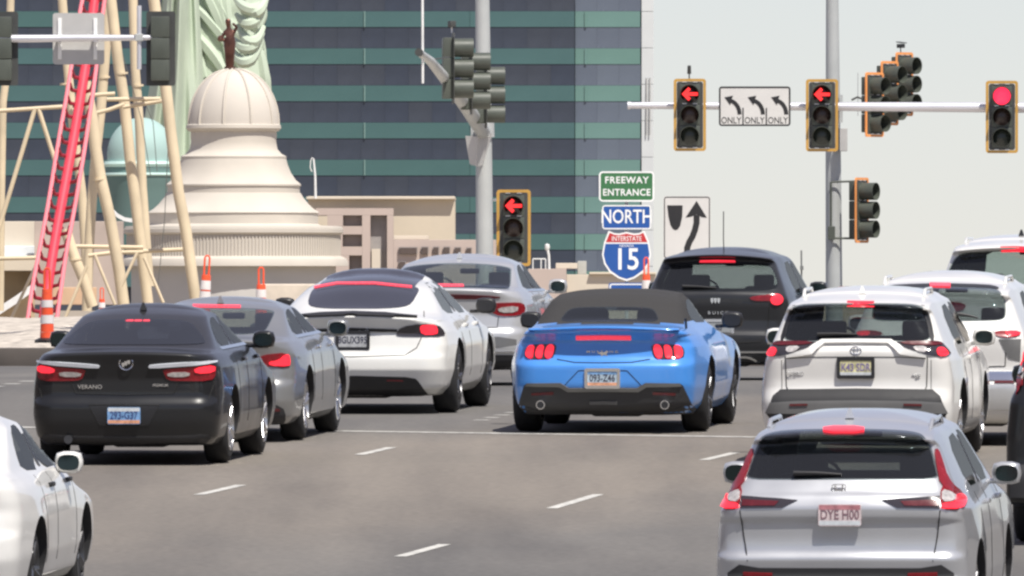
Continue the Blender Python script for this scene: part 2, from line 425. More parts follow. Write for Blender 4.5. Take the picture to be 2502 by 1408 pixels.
# pale end wall, panel by panel
for k in range(-2, 9):
    y0 = -60 + k * 89
    W('wall_panel', box2((xx(1567.5), D_T + 0.3, zz(y0 + 88)), (xx(1597), D_T + 26, zz(y0)), 0.03), M_PALE, tower, 0)
W('wall_core', box2((xx(1568), D_T + 0.8, z_base), (xx(1596), D_T + 25, zz(-300))), M_JOINT, tower, 0)
for px in (1580, 1588):
    W('downpipe', tube(bmesh.new(), [(xx(px), D_T + 0.1, zz(330)), (xx(px), D_T + 0.22, zz(190))], 0.06, 6), mat('grey_pipe', (0.42, 0.42, 0.41), 0.7), tower)
# rooftop-like lower blocks of the tower that show above the cars
M_CREAM = mat('cream_stucco', (0.62, 0.54, 0.42), 0.9, var=0.05, vscale=0.5, bump=0.1)
M_CREAM2 = mat('pale_cream_stucco', (0.62, 0.55, 0.45), 0.9, var=0.05, vscale=0.5)
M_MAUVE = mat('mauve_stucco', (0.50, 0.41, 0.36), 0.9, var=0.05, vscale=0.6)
M_MAUVED = mat('mauve_recess', (0.30, 0.265, 0.25), 0.9, var=0.08, vscale=0.6)  # shade inside the recesses put into a darker mauve
M_WHITE = mat('white_painted_metal', (0.78, 0.78, 0.76), 0.5)

def pbox(name, px0, py0, px1, py1, d, dep, m, parent, bev=0.02):
    a = P(px0, py0, d); b = P(px1, py1, d)
    return W(name, box2((a.x, d, a.z), (b.x, d + dep, b.z), bev), m, parent, 0)
D_B = 820.0
bl = thing('annex_building', 'cream annex block with a taupe open frame of square recesses right of the dome', 'building', P(960, 720, D_B))
pbox('wall', 752, 480, 1111, 745, D_B + 4, 12, M_CREAM, bl)
pbox('parapet', 748, 481, 1112, 487, D_B + 3.6, 12.8, M_CREAM2, bl)
for (x0, y0, x1, y1, nm) in ((772, 509, 961, 526, 'frame_beam'), (885, 526.3, 905, 745, 'frame_post'), (946, 526.3, 961, 745, 'frame_post'),
                             (800, 553, 884.7, 573, 'frame_beam'), (800, 603, 884.7, 624, 'frame_beam'), (800, 526.3, 838, 552.7, 'frame_post'),
                             (800, 573.3, 837, 602.7, 'frame_post'), (800, 624.3, 853, 745, 'frame_post')):
    pbox(nm, x0, y0, x1, y1, D_B, 2.2, M_MAUVE, bl, 0)
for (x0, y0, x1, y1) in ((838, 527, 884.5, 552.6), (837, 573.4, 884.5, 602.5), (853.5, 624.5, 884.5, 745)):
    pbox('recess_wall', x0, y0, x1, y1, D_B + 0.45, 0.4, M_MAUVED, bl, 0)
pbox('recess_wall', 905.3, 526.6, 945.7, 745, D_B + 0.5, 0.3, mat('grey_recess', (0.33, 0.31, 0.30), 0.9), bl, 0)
pbox('pale_pier', 908, 608, 929, 745, D_B + 0.1, 0.35, M_CREAM2, bl, 0)
lw = thing('low_building', 'low taupe building with a row of small dark windows beside the grey signal mast', 'building', P(1060, 730, 800))
pbox('wall', 961.5, 586, 1212, 745, 800, 8, M_MAUVE, lw)
pbox('parapet', 961.7, 576, 1046, 585.6, 800.6, 6, M_CREAM2, lw)
for (a, b, t, u) in ((976, 1018, 606, 620), (1031, 1045, 605, 620), (1060, 1071, 605, 620), (1085, 1098, 605, 619), (1112, 1125, 606, 620), (1141, 1151, 607, 620), (976, 990, 640, 655)):
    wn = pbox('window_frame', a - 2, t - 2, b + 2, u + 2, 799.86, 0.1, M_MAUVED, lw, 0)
    w2 = pbox('window_pane', a, t, b, u, 799.80, 0.05, mat('dark_window', (0.10, 0.075, 0.065), 0.4), lw, 0)
lc = thing('low_building', 'low cream and taupe parapets seen above the silver sedan roof beside the interstate sign', 'building', P(1450, 740, 700))
pbox('wall', 1290, 657, 1384, 745, 700, 6, M_MAUVE, lc); pbox('wall', 1384.3, 671, 1603, 745, 700.3, 8, M_CREAM2, lc)
pbox('upper_block', 1358, 643, 1411, 656.7, 701, 4, M_CREAM2, lc); pbox('upper_block', 1411.3, 638, 1433, 670.7, 701.2, 4, mat('grey_stucco', (0.42, 0.42, 0.39), 0.9), lc)
pbox('parapet', 1440, 665, 1603, 670.7, 700.1, 3, M_CREAM, lc)
ls = thing('street_lamp', 'small white lamp post standing on the roofline right of the yellow framed arrow signal', 'lamp', P(1342, 655, 690))
W('pole', tube(bmesh.new(), [P(1342, 658, 690), P(1341, 625, 690), P(1337, 606, 690)], 0.05, 8), M_WHITE, ls)
W('lamp_head', lathe(bmesh.new(), [(0.0, 0.14), (0.09, 0.10), (0.11, -0.02), (0.05, -0.14), (0, -0.15)], 12, P(1337, 604, 690)), M_WHITE, ls)
rl = thing('roof_rail', 'short white pipe railing on the roofline beside the small white lamp', 'railing', P(1315, 655, 692))
for a in (1302, 1322, 1333): W('post', tube(bmesh.new(), [P(a, 657, 692), P(a, 633, 692)], 0.025, 6), M_WHITE, rl)
W('top_rail', tube(bmesh.new(), [P(1302, 633, 692), P(1333, 633, 692)], 0.025, 6), M_WHITE, rl)
l2 = thing('street_lamp', 'slender pale lamp pole with a curled head standing against the tower near the annex', 'lamp', P(770, 482, 790))
W('pole', tube(bmesh.new(), [P(771, 485, 790), P(770, 430, 790), P(766, 388, 790)], [0.06, 0.05, 0.04], 8), M_WHITE, l2)
W('curl', tube(bmesh.new(), [P(766, 388, 790), P(762, 386, 790), P(759, 394, 790), P(758, 410, 790), P(762, 420, 790)], 0.025, 6), M_WHITE, l2)
ll = thing('street_lamp', 'thin grey lamp mast standing alone against the sky right of the dark wagon', 'lamp', P(1958, 700, 600))
W('pole', tube(bmesh.new(), [P(1959, 745, 600), P(1958, 612, 600)], 0.03, 6), M_JOINT, ll)
W('lamp_head', box2(P(1955, 660, 599.9), P(1963, 650, 600.1)), M_JOINT, ll, 0)

# ================================================================== WHITE DOME
D_D = 600.0; S_D = F / D_D
M_DOME = mat('dome_stucco', (0.56, 0.515, 0.455), 0.85, var=0.06, vscale=0.4, bump=0.05)
M_DOMES = mat('dome_stone', (0.545, 0.50, 0.435), 0.9, var=0.06, vscale=0.8)
dome = thing('domed_building', 'cream building with a ribbed white dome stepping down to a fluted drum', 'building', P(566, 745, D_D + 4.2))
AX = P(566, 0, D_D).x; AY = D_D + 4.2
def zd(py): return CAMZ + (HOR - py) / F * (D_D)
def R_(px): return px / S_D
def dl(name, prof, m, n=72):
    bm = lathe(bmesh.new(), [(R_(r), zd(y)) for r, y in prof], n, (AX, AY, 0)); return W(name, bm, m, dome, 30)
import itertools
dpf = [(0.5, 164), (10, 166)] + [(110 * math.sin(math.radians(a)) ** 0.92, 166 + 136 * (1 - math.cos(math.radians(a)))) for a in range(10, 91, 5)]
dl('dome', dpf, M_DOME)
for k in range(10):
    a = 2 * math.pi * k / 10 + 0.10
    pts = [(AX + R_(r + 1) * math.cos(a), AY + R_(r + 1) * math.sin(a), zd(y - 0.5)) for r, y in dpf[1:]]
    if math.sin(a) < 0.35: W('dome_rib', tube(bmesh.new(), pts, R_(3.2), 6), M_DOMES, dome)
dl('cornice', [(0.1, 301), (112, 301), (116, 303), (117, 311), (111, 318), (105, 319), (0.1, 319)], M_DOMES)
dl('neck', [(0.1, 318), (106, 318.5), (106, 330), (105, 345), (108, 362), (118, 374), (130, 380), (130, 384), (0.1, 384)], M_DOMES)
dl('upper_skirt', [(0.1, 383.5), (129, 383.8), (133, 400), (141, 420), (153, 438), (166, 449), (166, 453), (0.1, 453)], M_DOMES)
dl('ledge', [(0.1, 452.5), (163, 452.7), (163, 470), (0.1, 470)], M_DOMES)
dl('lower_skirt', [(0.1, 469.5), (165, 469.8), (172, 482), (184, 497), (197, 509), (207, 515), (211, 519), (0.1, 519)], M_DOMES)
dl('attic', [(0.1, 518.5), (208, 518.7), (208, 546), (214, 550), (266, 552), (268, 557), (0.1, 557)], M_DOMES)
dl('cornice', [(0.1, 556.5), (266, 556.7), (270, 559), (270, 568), (264, 573), (0.1, 573)], M_DOMES)
dl('drum', [(0.1, 572.5), (262, 572.7), (262, 626), (0.1, 626)], M_DOMES, 96)
fl = None
for k in range(96):
    a = math.pi + math.pi * k / 96
    c = (AX + R_(262.4) * math.cos(a) - dome.location.x, AY + R_(262.4) * math.sin(a) - dome.location.y, zd(600) - dome.location.z)
    if fl is None:
        fl = finish('flute', box((0, 0, 0), (0.05, 0.05, R_(52))), M_DOMES, dome, 0); fl.location = c; fl.rotation_euler = (0, 0, a + math.pi / 2)
    else: copy_part(fl, dome, c, (0, 0, a + math.pi / 2))
dl('base_band', [(0.1, 625.5), (266, 625.7), (278, 632), (282, 640), (283, 650), (0.1, 650)], M_DOMES)
# the lower drum stands back below the base band and falls into its shade
dl('podium', [(0.1, 649.5), (252, 649.7), (252, 760), (0.1, 760)], mat('podium_stucco', (0.52, 0.50, 0.47), 0.9, var=0.06, vscale=0.5), 64)
sunlit_foot = W('sunlit_foot', box2((P(640, 0, 590).x, 586, zd(760)), (P(850, 0, 590).x, 589, CAMZ + (HOR - 694) / F * 588), 0.05), mat('sunlit_stucco', (0.66, 0.58, 0.48), 0.9), dome, 0)  # pale block added as the sunlit patch at the podium foot
# ---- bronze figure on the dome
M_BRONZE = mat('bronze', (0.13, 0.06, 0.045), 0.4, 0.7, var=0.4, vscale=3)
fig = thing('statue', 'small dark bronze figure standing on the apex of the white dome', 'statue', (AX - R_(9), AY, zd(166)))
def skin_mesh(name, joints, bones, m, parent, sub=1):
    me = bpy.data.meshes.new(name); me.from_pydata([j[0] for j in joints], bones, [])
    joints = [(p_, r_ * 1.12) for p_, r_ in joints]
    o = bpy.data.objects.new(name, me); COL.objects.link(o)
    md = o.modifiers.new('Skin', 'SKIN'); me.skin_vertices  # layer made by the modifier
    for i, j in enumerate(joints):
        v = me.skin_vertices[0].data[i]; v.radius = (j[1], j[1]); v.use_root = (i == 0)
    s = o.modifiers.new('Sub', 'SUBSURF'); s.levels = sub; s.render_levels = sub
    me.materials.append(m); o.parent = parent
    return o
try:
    u = R_(1)
    J = lambda dx, y_, r, dy=0.0: ((dx * u, dy * u, (166 - y_) * u), r * u)
    joints = [J(0, 110, 8.5), J(0, 92, 9), J(-1, 76, 10), J(-3, 64, 4.5), J(-5, 50, 7), J(-5, 40, 6.5),
              J(-4, 130, 7), J(-2, 150, 5), J(-1, 163, 4.5, 0), J(4, 130, 6, 2), J(4, 150, 4.5, 2), J(3, 163, 4, 1),
              J(-13, 75, 4.5), J(-20, 88, 4), J(-14, 98, 3.2, -4), J(10, 74, 4.5), J(17, 62, 3.6, -3), J(6, 52, 3.0, -4)]
    bones = [(0, 1), (1, 2), (2, 3), (3, 4), (4, 5), (0, 6), (6, 7), (7, 8), (0, 9), (9, 10), (10, 11), (2, 12), (12, 13), (13, 14), (2, 15), (15, 16), (16, 17)]
    bo = bpy.data.meshes.new('tmp')
    fo = skin_mesh('figure', joints, bones, M_BRONZE, fig)
except Exception as e:
    print('SKIN', e)
f2 = finish('plinth', lathe(bmesh.new(), [(0.01, -0.3), (0.16, -0.3), (0.14, 0.02), (0.2, 0.04), (0.2, 0.09), (0.01, 0.1)], 16), M_BRONZE, fig)
f3 = finish('robe', lathe(bmesh.new(), [(0.14, 0.08), (0.17, 0.5), (0.21, 0.9), (0.18, 1.1)], 14, (-0.01, 0.02, 0)), M_BRONZE, fig)
f4 = finish('shield', lathe(bmesh.new(), [(0.01, -0.06), (0.09, -0.05), (0.11, 0.0), (0.09, 0.03), (0.01, 0.04)], 14, (-0.32, -0.05, 1.06), axis='Y'), M_BRONZE, fig)

# ================================================================== LEFT CREAM STRUCTURES
D_L = 560.0
lf = thing('low_building', 'pale cream terrace wall with a curved white coping at the foot of the coaster', 'building', P(60, 745, D_L))
pbox('wall', -60, 541, 292, 745, D_L + 8, 6, M_CREAM2, lf)
pbox('white_band', -60, 601, 84, 632, D_L + 7.5, 0.6, mat('bluish_white_panel', (0.72, 0.77, 0.80), 0.5), lf)
pbox('ledge', -60, 634, 92, 662, D_L + 4.5, 3.0, M_CREAM, lf)
pbox('shaded_wall', -60, 662.5, 100, 745, D_L + 6.5, 1.0, mat('shaded_stucco', (0.34, 0.27, 0.18), 0.9), lf)  # shade below the ledge put into the brown wall colour
pbox('wall', 84, 541, 300, 745, D_L + 5.5, 1.5, mat('rose_stucco', (0.46, 0.38, 0.33), 0.9, var=0.15, vscale=0.7), lf)
pts = [P(-60, 765, D_L), P(0, 748, D_L), (P(40, 722, D_L)), P(84, 690, D_L)]
def swoosh(name, pts, th, dep, m, par):
    bm = bmesh.new(); prev = None
    for p in pts:
        q = [bm.verts.new((p.x, p.y + a, p.z + b)) for a, b in ((0, 0), (dep, 0), (dep, -th), (0, -th))]
        if prev:
            for k in range(4): bm.faces.new((prev[k], prev[(k + 1) % 4], q[(k + 1) % 4], q[k]))
        else: bm.faces.new(q)
        prev = q
    bm.faces.new(prev[::-1])
    return W(name, bm, m, par, 30)
swoosh('coping', pts, 0.26, 2, M_WHITE, lf)
bm = bmesh.new(); prev = None
for p in pts:
    q = [bm.verts.new((p.x, p.y + 0.4, p.z - 0.2)), bm.verts.new((p.x, p.y + 0.4, 3.7))]
    if prev: bm.faces.new((prev[0], prev[1], q[1], q[0]))
    prev = q
W('tan_wall', bm, mat('tan_stucco', (0.48, 0.37, 0.24), 0.9, var=0.1), lf, 0)
pbox('orange_screen', 128, 702, 236, 745, 470, 0.3, mat('peach_panel', (0.62, 0.42, 0.27), 0.85), lf)
# small curved white canopy between the columns
c2 = thing('canopy', 'small white curved canopy wing showing between the coaster columns', 'canopy', P(290, 530, 540))
swoosh('wing', [P(262, 500, 540), P(272, 508, 540), P(286, 522, 540), P(303, 531, 540), P(322, 534, 540)], 0.12, 1.2, M_WHITE, c2)
# dark-green curved facade under the turquoise dome
M_TURQ = mat('turquoise_copper', (0.34, 0.48, 0.45), 0.7, var=0.07, vscale=0.4)
M_TURQ2 = mat('dull_green_copper', (0.13, 0.21, 0.195), 0.7, var=0.1, vscale=0.4)
M_TURQ3 = mat('mint_trim', (0.55, 0.74, 0.68), 0.6, var=0.06)
D_G = 640.0
gd = thing('domed_kiosk', 'smooth turquoise dome on a banded green drum behind the coaster columns', 'building', P(338, 745, D_G + 5))
GX = P(338, 0, D_G).x; sG = F / D_G
def gl(name, prof, m, n=48):
    return W(name, lathe(bmesh.new(), [(r / sG, CAMZ + (HOR - y) / sG) for r, y in prof], n, (GX, D_G + 5, 0)), m, gd, 30)
gl('dome', [(0.1, 284)] + [(84 * math.sin(math.radians(a)), 284 + 92 * (1 - math.cos(math.radians(a)))) for a in range(8, 91, 6)] + [(84, 392)], M_TURQ)
gl('rim', [(0.1, 391.5), (90, 392), (93, 399), (88, 406), (0.1, 406)], M_TURQ3)
gl('band', [(0.1, 405.5), (88, 405.7), (88, 420), (0.1, 420)], M_TURQ2)
gl('rim', [(0.1, 419.5), (96, 420), (97, 425), (94, 428), (0.1, 428)], M_TURQ3)
gl('drum', [(0.1, 427.5), (93, 428), (90, 450), (84, 475), (84, 560), (0.1, 560)], M_TURQ2)

# ================================================================== DRAPED STATUE
D_S = 720.0; sS = F / D_S
M_VERD = mat('pale_verdigris', (0.47, 0.545, 0.43), 0.8, var=0.10, vscale=0.35, bump=0.1)
st = thing('statue', 'colossal pale green statue of which only the folded robe shows behind the dome', 'statue', P(540, 745, D_S + 6))
LEFT = [(-140, 500), (-60, 462), (0, 440), (60, 405), (120, 385), (200, 372), (300, 392), (400, 440), (480, 452), (745, 455)]
RIGHT = [(-140, 640), (-40, 642), (20, 645), (60, 640), (110, 640), (190, 655), (300, 657), (400, 660), (745, 660)]
bm = bmesh.new(); NA = 200; NZ = 130; rows = []
rnd = random.Random(11)
folds = [(rnd.uniform(8, 34), rnd.uniform(0, 6.28), rnd.uniform(0.3, 1.1), rnd.uniform(-1.2, 3.2)) for _ in range(7)]
for j in range(NZ + 1):
    py = -140 + (745 + 140) * j / NZ
    xl, xr = lerp_tab(LEFT, py), lerp_tab(RIGHT, py); cx = (xl + xr) / 2; r = (xr - xl) / 2
    row = []
    for i in range(NA):
        a = 2 * math.pi * i / NA
        t = (py + 140) / 885
        s = 0.0
        for (fq, phs, am, tw) in folds:
            q = math.sin(round(fq) * a + phs + tw * t * 6 + 0.8 * math.sin(3 * t + phs))
            s += am * (abs(q) - 0.5)
        # swags hanging on the right-hand side
        sw = math.sin((py + 60 * math.cos(a * 1.0) ** 2 * 2 + 40 * abs(math.sin(a - 5.3))) / 13.0) if py < 150 else 0
        k = max(0.0, min(1, (150 - py) / 60)) * max(0, math.cos(a - 5.55)) ** 1.5
        rr = r * (1 + 0.014 * s * (1 - 0.8 * k) + 0.055 * k * sw)
        row.append(bm.verts.new(((cx + rr * math.cos(a) - 1251) / sS, D_S + 6 + rr * 0.55 * math.sin(a) / sS, CAMZ + (HOR - py) / sS)))
    rows.append(row)
for a, b in zip(rows, rows[1:]):
    for i in range(NA): bm.faces.new((a[i], a[(i + 1) % NA], b[(i + 1) % NA], b[i]))
bm.faces.new(rows[0])
W('robe', bm, M_VERD, st, 50)
# cloak sweeping down to the left in long diagonal folds
bm = bmesh.new(); rows = []
TOPL = [(395, -120), (402, 20), (345, 205), (308, 232), (300, 300)]
for j in range(61):
    t = j / 60
    row = []
    for i in range(81):
        s = i / 80
        x = (405 - 70 * t - 30 * t * t) * (1 - s) + (455 + 20 * s + 40 * t) * s
        y = -120 + 640 * t + 20 * s
        dep = 1.2 + 0.26 * math.sin(s * 17 + 4.2 * t) + 0.10 * math.sin(s * 33 - 3 * t) - 1.4 * math.sin(s * math.pi)
        row.append(bm.verts.new(((x - 1251) / sS, D_S + 2.2 + dep, CAMZ + (HOR - y) / sS)))
    rows.append(row)
for a, b in zip(rows, rows[1:]):
    for i in range(80): bm.faces.new((a[i], a[i + 1], b[i + 1], b[i]))
back = bmesh.ops.duplicate(bm, geom=bm.faces[:]); 
for v in [g for g in back['geom'] if isinstance(g, bmesh.types.BMVert)]: v.co.y += 1.2
W('cloak', bm, M_VERD, st, 50)
# swagged sleeve folds at the right
for k, (x0, y0, x1, y1, sag) in enumerate(((572, -8, 648, 2, 26), (578, 36, 648, 12, 34), (582, 62, 644, 66, 40), (572, 96, 642, 82, 30), (566, 120, 640, 96, 44), (600, 24, 652, -6, 22))):
    pts = []
    for i in range(15):
        s = i / 14; pts.append(P(x0 + (x1 - x0) * s, y0 + (y1 - y0) * s + sag * math.sin(math.pi * s), D_S + 0.6 - 1.0 * math.sin(math.pi * s)))
    W('sleeve_fold', tube(bmesh.new(), pts, [0.10 + 0.16 * math.sin(math.pi * i / 14) for i in range(15)], 8), M_VERD, st)
for k, (x0, y0, x1, y1, bnd) in enumerate(((470, 10, 600, 185, 14), (452, 60, 560, 200, 10), (480, -60, 560, 120, 6), (500, -60, 620, 150, -8), (520, -60, 560, 160, 4), (545, -60, 570, 150, -4),
                                            (430, 90, 470, 240, 8), (420, 60, 440, 330, 6), (436, 40, 500, 190, 5), (560, -60, 640, 120, 12), (630, 110, 650, 250, 3))):
    pts = []
    for i in range(13):
        s = i / 12; x = x0 + (x1 - x0) * s + bnd * math.sin(math.pi * s); y = y0 + (y1 - y0) * s
        xl, xr = lerp_tab(LEFT, y), lerp_tab(RIGHT, y); cx = (xl + xr) / 2; r = (xr - xl) / 2
        q = max(-0.98, min(0.98, (x - cx) / r)); dd = D_S + 6 - 0.55 * r / sS * math.sqrt(1 - q * q)
        pts.append(P(x, y, dd - 0.05))
    W('robe_fold', tube(bmesh.new(), pts, [0.07 + 0.19 * math.sin(math.pi * (0.1 + 0.8 * i / 12)) for i in range(13)], 6), M_VERD, st)

# ================================================================== ROLLER COASTER
D_C = 450.0
M_CRED = mat('coaster_red', (0.66, 0.055, 0.085), 0.45, var=0.08, vscale=1)
M_CPINK = mat('coaster_sunlit_red', (0.74, 0.20, 0.23), 0.5, var=0.08, vscale=1)  # sunlight on the rails put into a pinker red
M_CTIE = mat('coaster_shaded_red', (0.30, 0.03, 0.05), 0.5)  # ties in shade: the shade is painted as a darker red
M_BEIGE = mat('beige_column', (0.66, 0.55, 0.38), 0.6, var=0.12, vscale=1.2)
tr = thing('roller_coaster_track', 'steep red roller coaster track plunging at the left behind the orange barrel', 'coaster', P(110, 800, D_C))
LR = [(-60, 208), (0, 196), (100, 178), (200, 164), (350, 137), (500, 113), (625, 89), (700, 74), (838, 55)]
RR = [(-60, 270), (0, 260), (100, 248), (200, 236), (350, 214), (500, 189), (625, 165), (838, 136)]
SP = [(-60, 238), (0, 231), (100, 219), (200, 203), (350, 178), (500, 150), (625, 128), (838, 98)]
def smooth_path(tab, off, d, y0=-60, y1=838, n=46):
    out = []
    for i in range(n + 1):
        y = y0 + (y1 - y0) * i / n
        x = sum(lerp_tab(tab, y + q) for q in (-40, -20, 0, 20, 40)) / 5
        out.append(P(x + off, y, d - (y - y0) * 0.01))
    return out
W('rail', tube(bmesh.new(), smooth_path(LR, 5, D_C), 0.055, 10), M_CPINK, tr)
W('rail', tube(bmesh.new(), smooth_path(RR, -5, D_C), 0.055, 10), M_CPINK, tr)
W('spine', tube(bmesh.new(), smooth_path(SP, 0, D_C + 0.5), 0.128, 14), M_CRED, tr)
for k in range(28):
    y = -50 + k * 31.7
    g = lambda tab, yy: sum(lerp_tab(tab, yy + q) for q in (-40, -20, 0, 20, 40)) / 5
    dd = D_C - (y + 60) * 0.01
    for tab, s in ((LR, 1), (RR, -1)):
        xr = g(tab, y) + 5 * s; xs = g(SP, y)
        W('tie', tube(bmesh.new(), [P(xr + 2 * s, y, dd - 0.05), P(xr + 8 * s, y + 17, dd + 0.1), P(xs - 8 * s, y + 21, dd + 0.4)], 0.05, 6), M_CTIE, tr)
for y in (263, 555):
    x = lerp_tab(SP, y); c = P(x, y, D_C + 0.5)
    W('joint_flange', tube(bmesh.new(), [P(x + 0.6, y - 3, D_C + 0.5), P(x - 0.6, y + 3, D_C + 0.5)], 0.165, 14), M_CTIE, tr)
sp = thing('coaster_support', 'tangle of beige steel coaster columns braces and beams left of the dome', 'coaster support', P(260, 745, D_C + 10))
def col(nm, pts, r, d=D_C + 8, fl=()):
    q = [P(x, y, d) for x, y in pts]
    W(nm, tube(bmesh.new(), q, r * 1.12 / (F / d), 14), M_BEIGE, sp)
    for (x, y) in fl:
        W('flange', tube(bmesh.new(), [P(x - 0.3, y - 2.4, d), P(x + 0.3, y + 2.4, d)], (r + 4) / (F / d), 14), M_BEIGE, sp)
col('column', [(268, -60), (271, 0), (287, 140), (304, 251), (318, 392), (332, 497), (346, 620), (364, 760)], 12, D_C + 6, [(297, 180)])
col('column', [(324, -60), (325, 0), (330, 163), (340, 294), (348, 457), (358, 600), (366, 700)], 10, D_C + 12, [(337, 210)])
col('column', [(360, -60), (376, 0), (405, 212), (418, 327), (436, 470), (454, 563), (476, 720), (480, 760)], 12.5, D_C + 4)
col('column', [(264, -60), (263, 0), (258, 120), (247, 261), (236, 360), (226, 470), (220, 560), (214, 694), (212, 760)], 11, D_C + 14, [(254, 190)])
col('column', [(152, -60), (152, 0), (165, 160), (178, 300), (200, 470), (208, 600), (212, 700)], 10, D_C + 16, [(160, 205)])
col('column', [(208, 200), (225, 290), (233, 360), (244, 430), (256, 480), (268, 531), (291, 661), (304, 760)], 13, D_C + 3, [(243, 438)])
col('column', [(160, 560), (172, 600), (184, 635), (202, 678), (226, 750)], 12, D_C + 3, [(184, 634)])
col('column', [(27, -60), (24, 90), (15, 190), (7, 250), (3, 470), (0, 760)], 8.5, D_C + 9)
for a in ([(-60, 277), (0, 271), (78, 266), (153, 261)], [(225, 279), (268, 268), (304, 255)], [(225, 233), (281, 229)], [(261, 243), (392, 242)],
          [(172, 602), (350, 605)], [(216, 625), (280, 617), (350, 616)], [(350, 614), (462, 609)], [(-60, 634), (0, 632), (88, 630)], [(300, 262), (400, 246)]):
    col('beam', a, 4.6, D_C + 5)
for a in ([(85, 267), (28, 457), (-40, 680), (-58, 745)], [(94, 267), (134, 392)]): col('brace', a, 5, D_C + 5)
for a in ([(231, 622), (281, 745)], [(336, 616), (296, 700)], [(352, 630), (399, 740)], [(92, 640), (13, 810)], [(212, 650), (160, 775)]): col('brace', a, 3.5, D_C + 2)
M_ROPE = mat('thin_cable', (0.12, 0.12, 0.11), 0.7)
for i, a in enumerate(([(296, 120), (345, 290), (368, 430)], [(412, 330), (402, 540), (386, 700)], [(350, 240), (374, 300), (384, 420)])):
    d = D_C + 10; W('cable', tube(bmesh.new(), [P(x, y, d) for x, y in a], 0.011, 5), M_ROPE, sp)

# ================================================================== ADDED BLOCKS BESIDE THE ROAD (outside the frame, put in for reflections on the cars)
M_RBLOCK = mat('beige_reflection_wall', (0.40, 0.34, 0.27), 0.9, var=0.1, vscale=0.2)
M_RBLOCK2 = mat('brown_reflection_wall', (0.22, 0.18, 0.15), 0.9, var=0.1, vscale=0.2)
def reflect_block(label, x0, x1, y0, y1, h, m):
    t = thing('reflection_block', label, 'building', ((x0 + x1) / 2, (y0 + y1) / 2, 3.0))
    W('wall', box2((x0, y0, -2), (x1, y1, 3.5 + h)), m, t, 0)
    xf = x0 - 0.06 if x0 > 0 else x1 + 0.06; wp = None
    n = int((y1 - y0) / 5)
    for k in range(n):
        for f in range(int(h / 3.6)):
            c = Vector((xf, y0 + 2.5 + k * 5, 5.5 + f * 3.6)) - t.location
            if wp is None: wp = finish('window_pane', box((0, 0, 0), (0.1, 2.6, 1.7)), MATS['dark_window'], t, 0); wp.location = c
            else: copy_part(wp, t, c)
reflect_block('long beige block added out of frame on the right for reflections in the cars', 34, 50, 110, 235, 13, M_RBLOCK)
reflect_block('brown block added out of frame on the left for reflections in the cars', -60, -42, 120, 240, 12, M_RBLOCK2)
# ================================================================== STREET FURNITURE
M_GALV = mat('galvanised_steel', (0.46, 0.475, 0.465), 0.5, 0.2, var=0.08, vscale=1.5)
M_GALVL = mat('bright_galvanised_arm', (0.66, 0.66, 0.70), 0.35, 0.4, var=0.06, vscale=1.5)
M_HOUS = mat('signal_olive', (0.075, 0.085, 0.07), 0.5, var=0.1)
M_FACE = mat('signal_face', (0.055, 0.057, 0.055), 0.55, var=0.1)
M_YEL = mat('yellow_tape', (0.50, 0.285, 0.06), 0.5, var=0.08)
M_ORT = mat('orange_tape', (0.85, 0.33, 0.10), 0.5)
M_LOFF1 = mat('dark_amber_lens', (0.045, 0.028, 0.024), 0.25)
M_LOFF2 = mat('dark_green_lens', (0.028, 0.036, 0.030), 0.25)
M_LOFF0 = mat('dark_red_signal_lens', (0.02, 0.012, 0.012), 0.25)
M_SIGRED = mat('lit_signal_red', (0.7, 0.02, 0.05), 0.3, emit=(1.0, 0.035, 0.09), estr=1.0, var=0.02)
M_SIGARR = mat('lit_arrow_red', (0.7, 0.02, 0.03), 0.3, emit=(1.0, 0.03, 0.03), estr=1.1, var=0.02)
M_BOLT = mat('bright_bolt', (0.7, 0.7, 0.68), 0.3, 0.8)
SIGN_DEPTH = 0.004
def arrow_left_pts(s):
    return [(-0.5, 0), (-0.08, 0.42), (0.06, 0.28), (-0.10, 0.10), (0.5, 0.10), (0.5, -0.10), (-0.10, -0.10), (0.06, -0.28), (-0.08, -0.42)]
